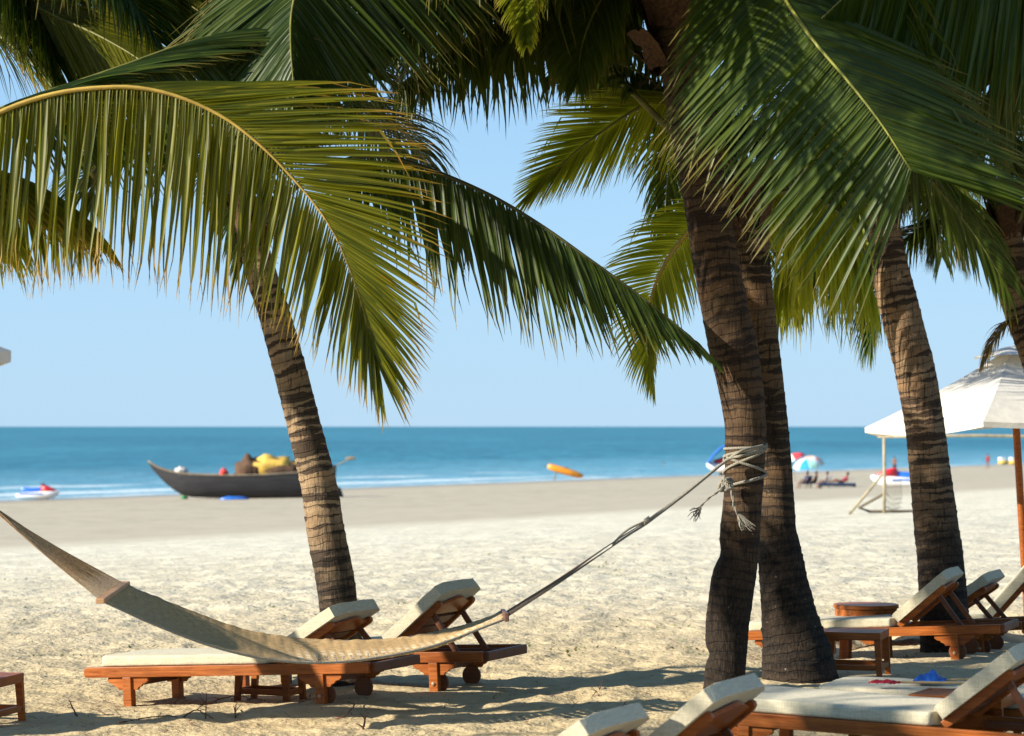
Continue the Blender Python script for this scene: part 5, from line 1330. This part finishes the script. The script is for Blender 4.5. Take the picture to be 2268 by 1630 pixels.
for i in range(26):
    x = random.uniform(20, 1560); y = random.uniform(1545, 1628); a = random.uniform(0, pi); l = random.uniform(.04, .14)
    gx, gy = gp_(x, y); d = V((cos(a), sin(a), 0))*l
    twig('thin dry twig among others on the shaded near sand', [(gx, gy, .004), (gx+d.x*.5, gy+d.y*.5, random.uniform(.004, .03)), (gx+d.x, gy+d.y, random.uniform(.0, .02))], random.uniform(.0018, .0035), random.choice((M_twig, M_twigp)))
mb = MB(); mb.r = []
for i in range(5200):                            # leaf crumbs and bark chips
    y = 11.5+9*random.random()**1.2; x = random.uniform(-4.5, 5.); z = ground_z(x, y)
    a = random.uniform(0, pi); l = random.uniform(.004, .022); w = random.uniform(.0015, .004); d = V((cos(a), sin(a), random.uniform(-.3, .5)))*l; e = V((-sin(a), cos(a), 0))*w
    p = V((x, y, z+.003)); b = len(mb.v); mb.v += [p-d-e*.4, p+e, p+d-e*.2, p-e+UP*.002]; mb.quad([b, b+1, b+2, b+3]); mb.r += [random.random()]*4
o = mb.build('beach_litter', plain('brown_litter', (.14, .075, .04), .9, .5, 3)); o['kind'] = 'stuff'; tag(o, 'crumbs of bark and dry leaf scattered over the near sand', 'litter')
mb = MB(); mb.r = []
for i in range(230):                             # sparse creeping greens
    Y = 19+26*random.random()**1.3; X_ = random.uniform(-.2, .2)*Y
    if noise.noise(V((X_*.5, Y*.35, 3))) < .12: continue
    for k in range(random.randint(3, 9)):
        x, y = X_+random.gauss(0, .09), Y+random.gauss(0, .12); p = V((x, y, ground_z(x, y))); a = random.uniform(0, 2*pi); h = random.uniform(.008, .022)
        d = V((cos(a), sin(a), 0))*.02; b = len(mb.v); mb.v += [p-d*.4, p+d*.6, p+d*1.4+UP*h, p+d*.5+UP*h*.8]; mb.quad([b, b+1, b+2, b+3]); mb.r += [random.random()]*4
o = mb.build('creeping_plants', plain('creeper_green', (.17, .19, .08), .8, .4, 2)); o['kind'] = 'stuff'; tag(o, 'sparse low green creepers on the pale sand', 'plants')

# ------------------------------------------------------------------ light, sky, camera
AZ, EL = V((-.94, -.34, 0)).normalized(), R(26)
sunv = V((AZ.x*cos(EL), AZ.y*cos(EL), sin(EL)))
ld = bpy.data.lights.new('sun', 'SUN'); ld.energy = 5.0; ld.angle = R(.55); ld.color = (1, .91, .77)
lo = bpy.data.objects.new('sun', ld); col.objects.link(lo); lo.rotation_euler = (-sunv).to_track_quat('-Z', 'Y').to_euler()
w = bpy.data.worlds.new('World'); scene.world = w; w.use_nodes = True; nt = w.node_tree; bg = nt.nodes['Background']
sk = nt.nodes.new('ShaderNodeTexSky'); sk.sky_type = 'NISHITA'; sk.sun_disc = False; sk.sun_elevation = EL; sk.sun_rotation = math.atan2(sunv.x, sunv.y)
sk.air_density = 1.0; sk.dust_density = .35; sk.ozone_density = 2.0; sk.altitude = 0
tc = nt.nodes.new('ShaderNodeTexCoord'); sp = nt.nodes.new('ShaderNodeSeparateXYZ'); nt.links.new(tc.outputs['Generated'], sp.inputs[0])
rp = nt.nodes.new('ShaderNodeValToRGB'); nt.links.new(sp.outputs[2], rp.inputs[0])
cr = rp.color_ramp
cr.elements[0].position = 0; cr.elements[0].color = (.44, .69, .93, 1); cr.elements[1].position = 1; cr.elements[1].color = (.08, .18, .42, 1)
e_ = cr.elements.new(.07); e_.color = (.40, .67, .95, 1); e_ = cr.elements.new(.22); e_.color = (.27, .53, .86, 1)
vm = nt.nodes.new('ShaderNodeVectorMath'); vm.operation = 'SCALE'; nt.links.new(rp.outputs[0], vm.inputs[0]); vm.inputs['Scale'].default_value = 5.1
mx_ = nt.nodes.new('ShaderNodeMix'); mx_.data_type = 'RGBA'; mx_.inputs[0].default_value = .9; nt.links.new(sk.outputs[0], mx_.inputs[6]); nt.links.new(vm.outputs[0], mx_.inputs[7])
nt.links.new(mx_.outputs[2], bg.inputs[0]); bg.inputs[1].default_value = .10
cd = bpy.data.cameras.new('camera'); cam = bpy.data.objects.new('camera', cd); col.objects.link(cam); scene.camera = cam
cam.location = (0, 0, EYE); cam.rotation_euler = (R(90), 0, 0)
cd.sensor_width = 36; cd.sensor_fit = 'HORIZONTAL'; cd.lens = 36*F/2268; cd.shift_y = (HY-815.2)/2268; cd.clip_end = 100000; cd.clip_start = .1
cd.dof.use_dof = True; cd.dof.focus_distance = 16.2; cd.dof.aperture_fstop = (cd.lens/1000)/.022; cd.dof.aperture_blades = 0
vs = scene.view_settings; vs.view_transform = 'Standard'; vs.look = 'None'; vs.exposure = 1.0; vs.gamma = 1; vs.use_curve_mapping = False
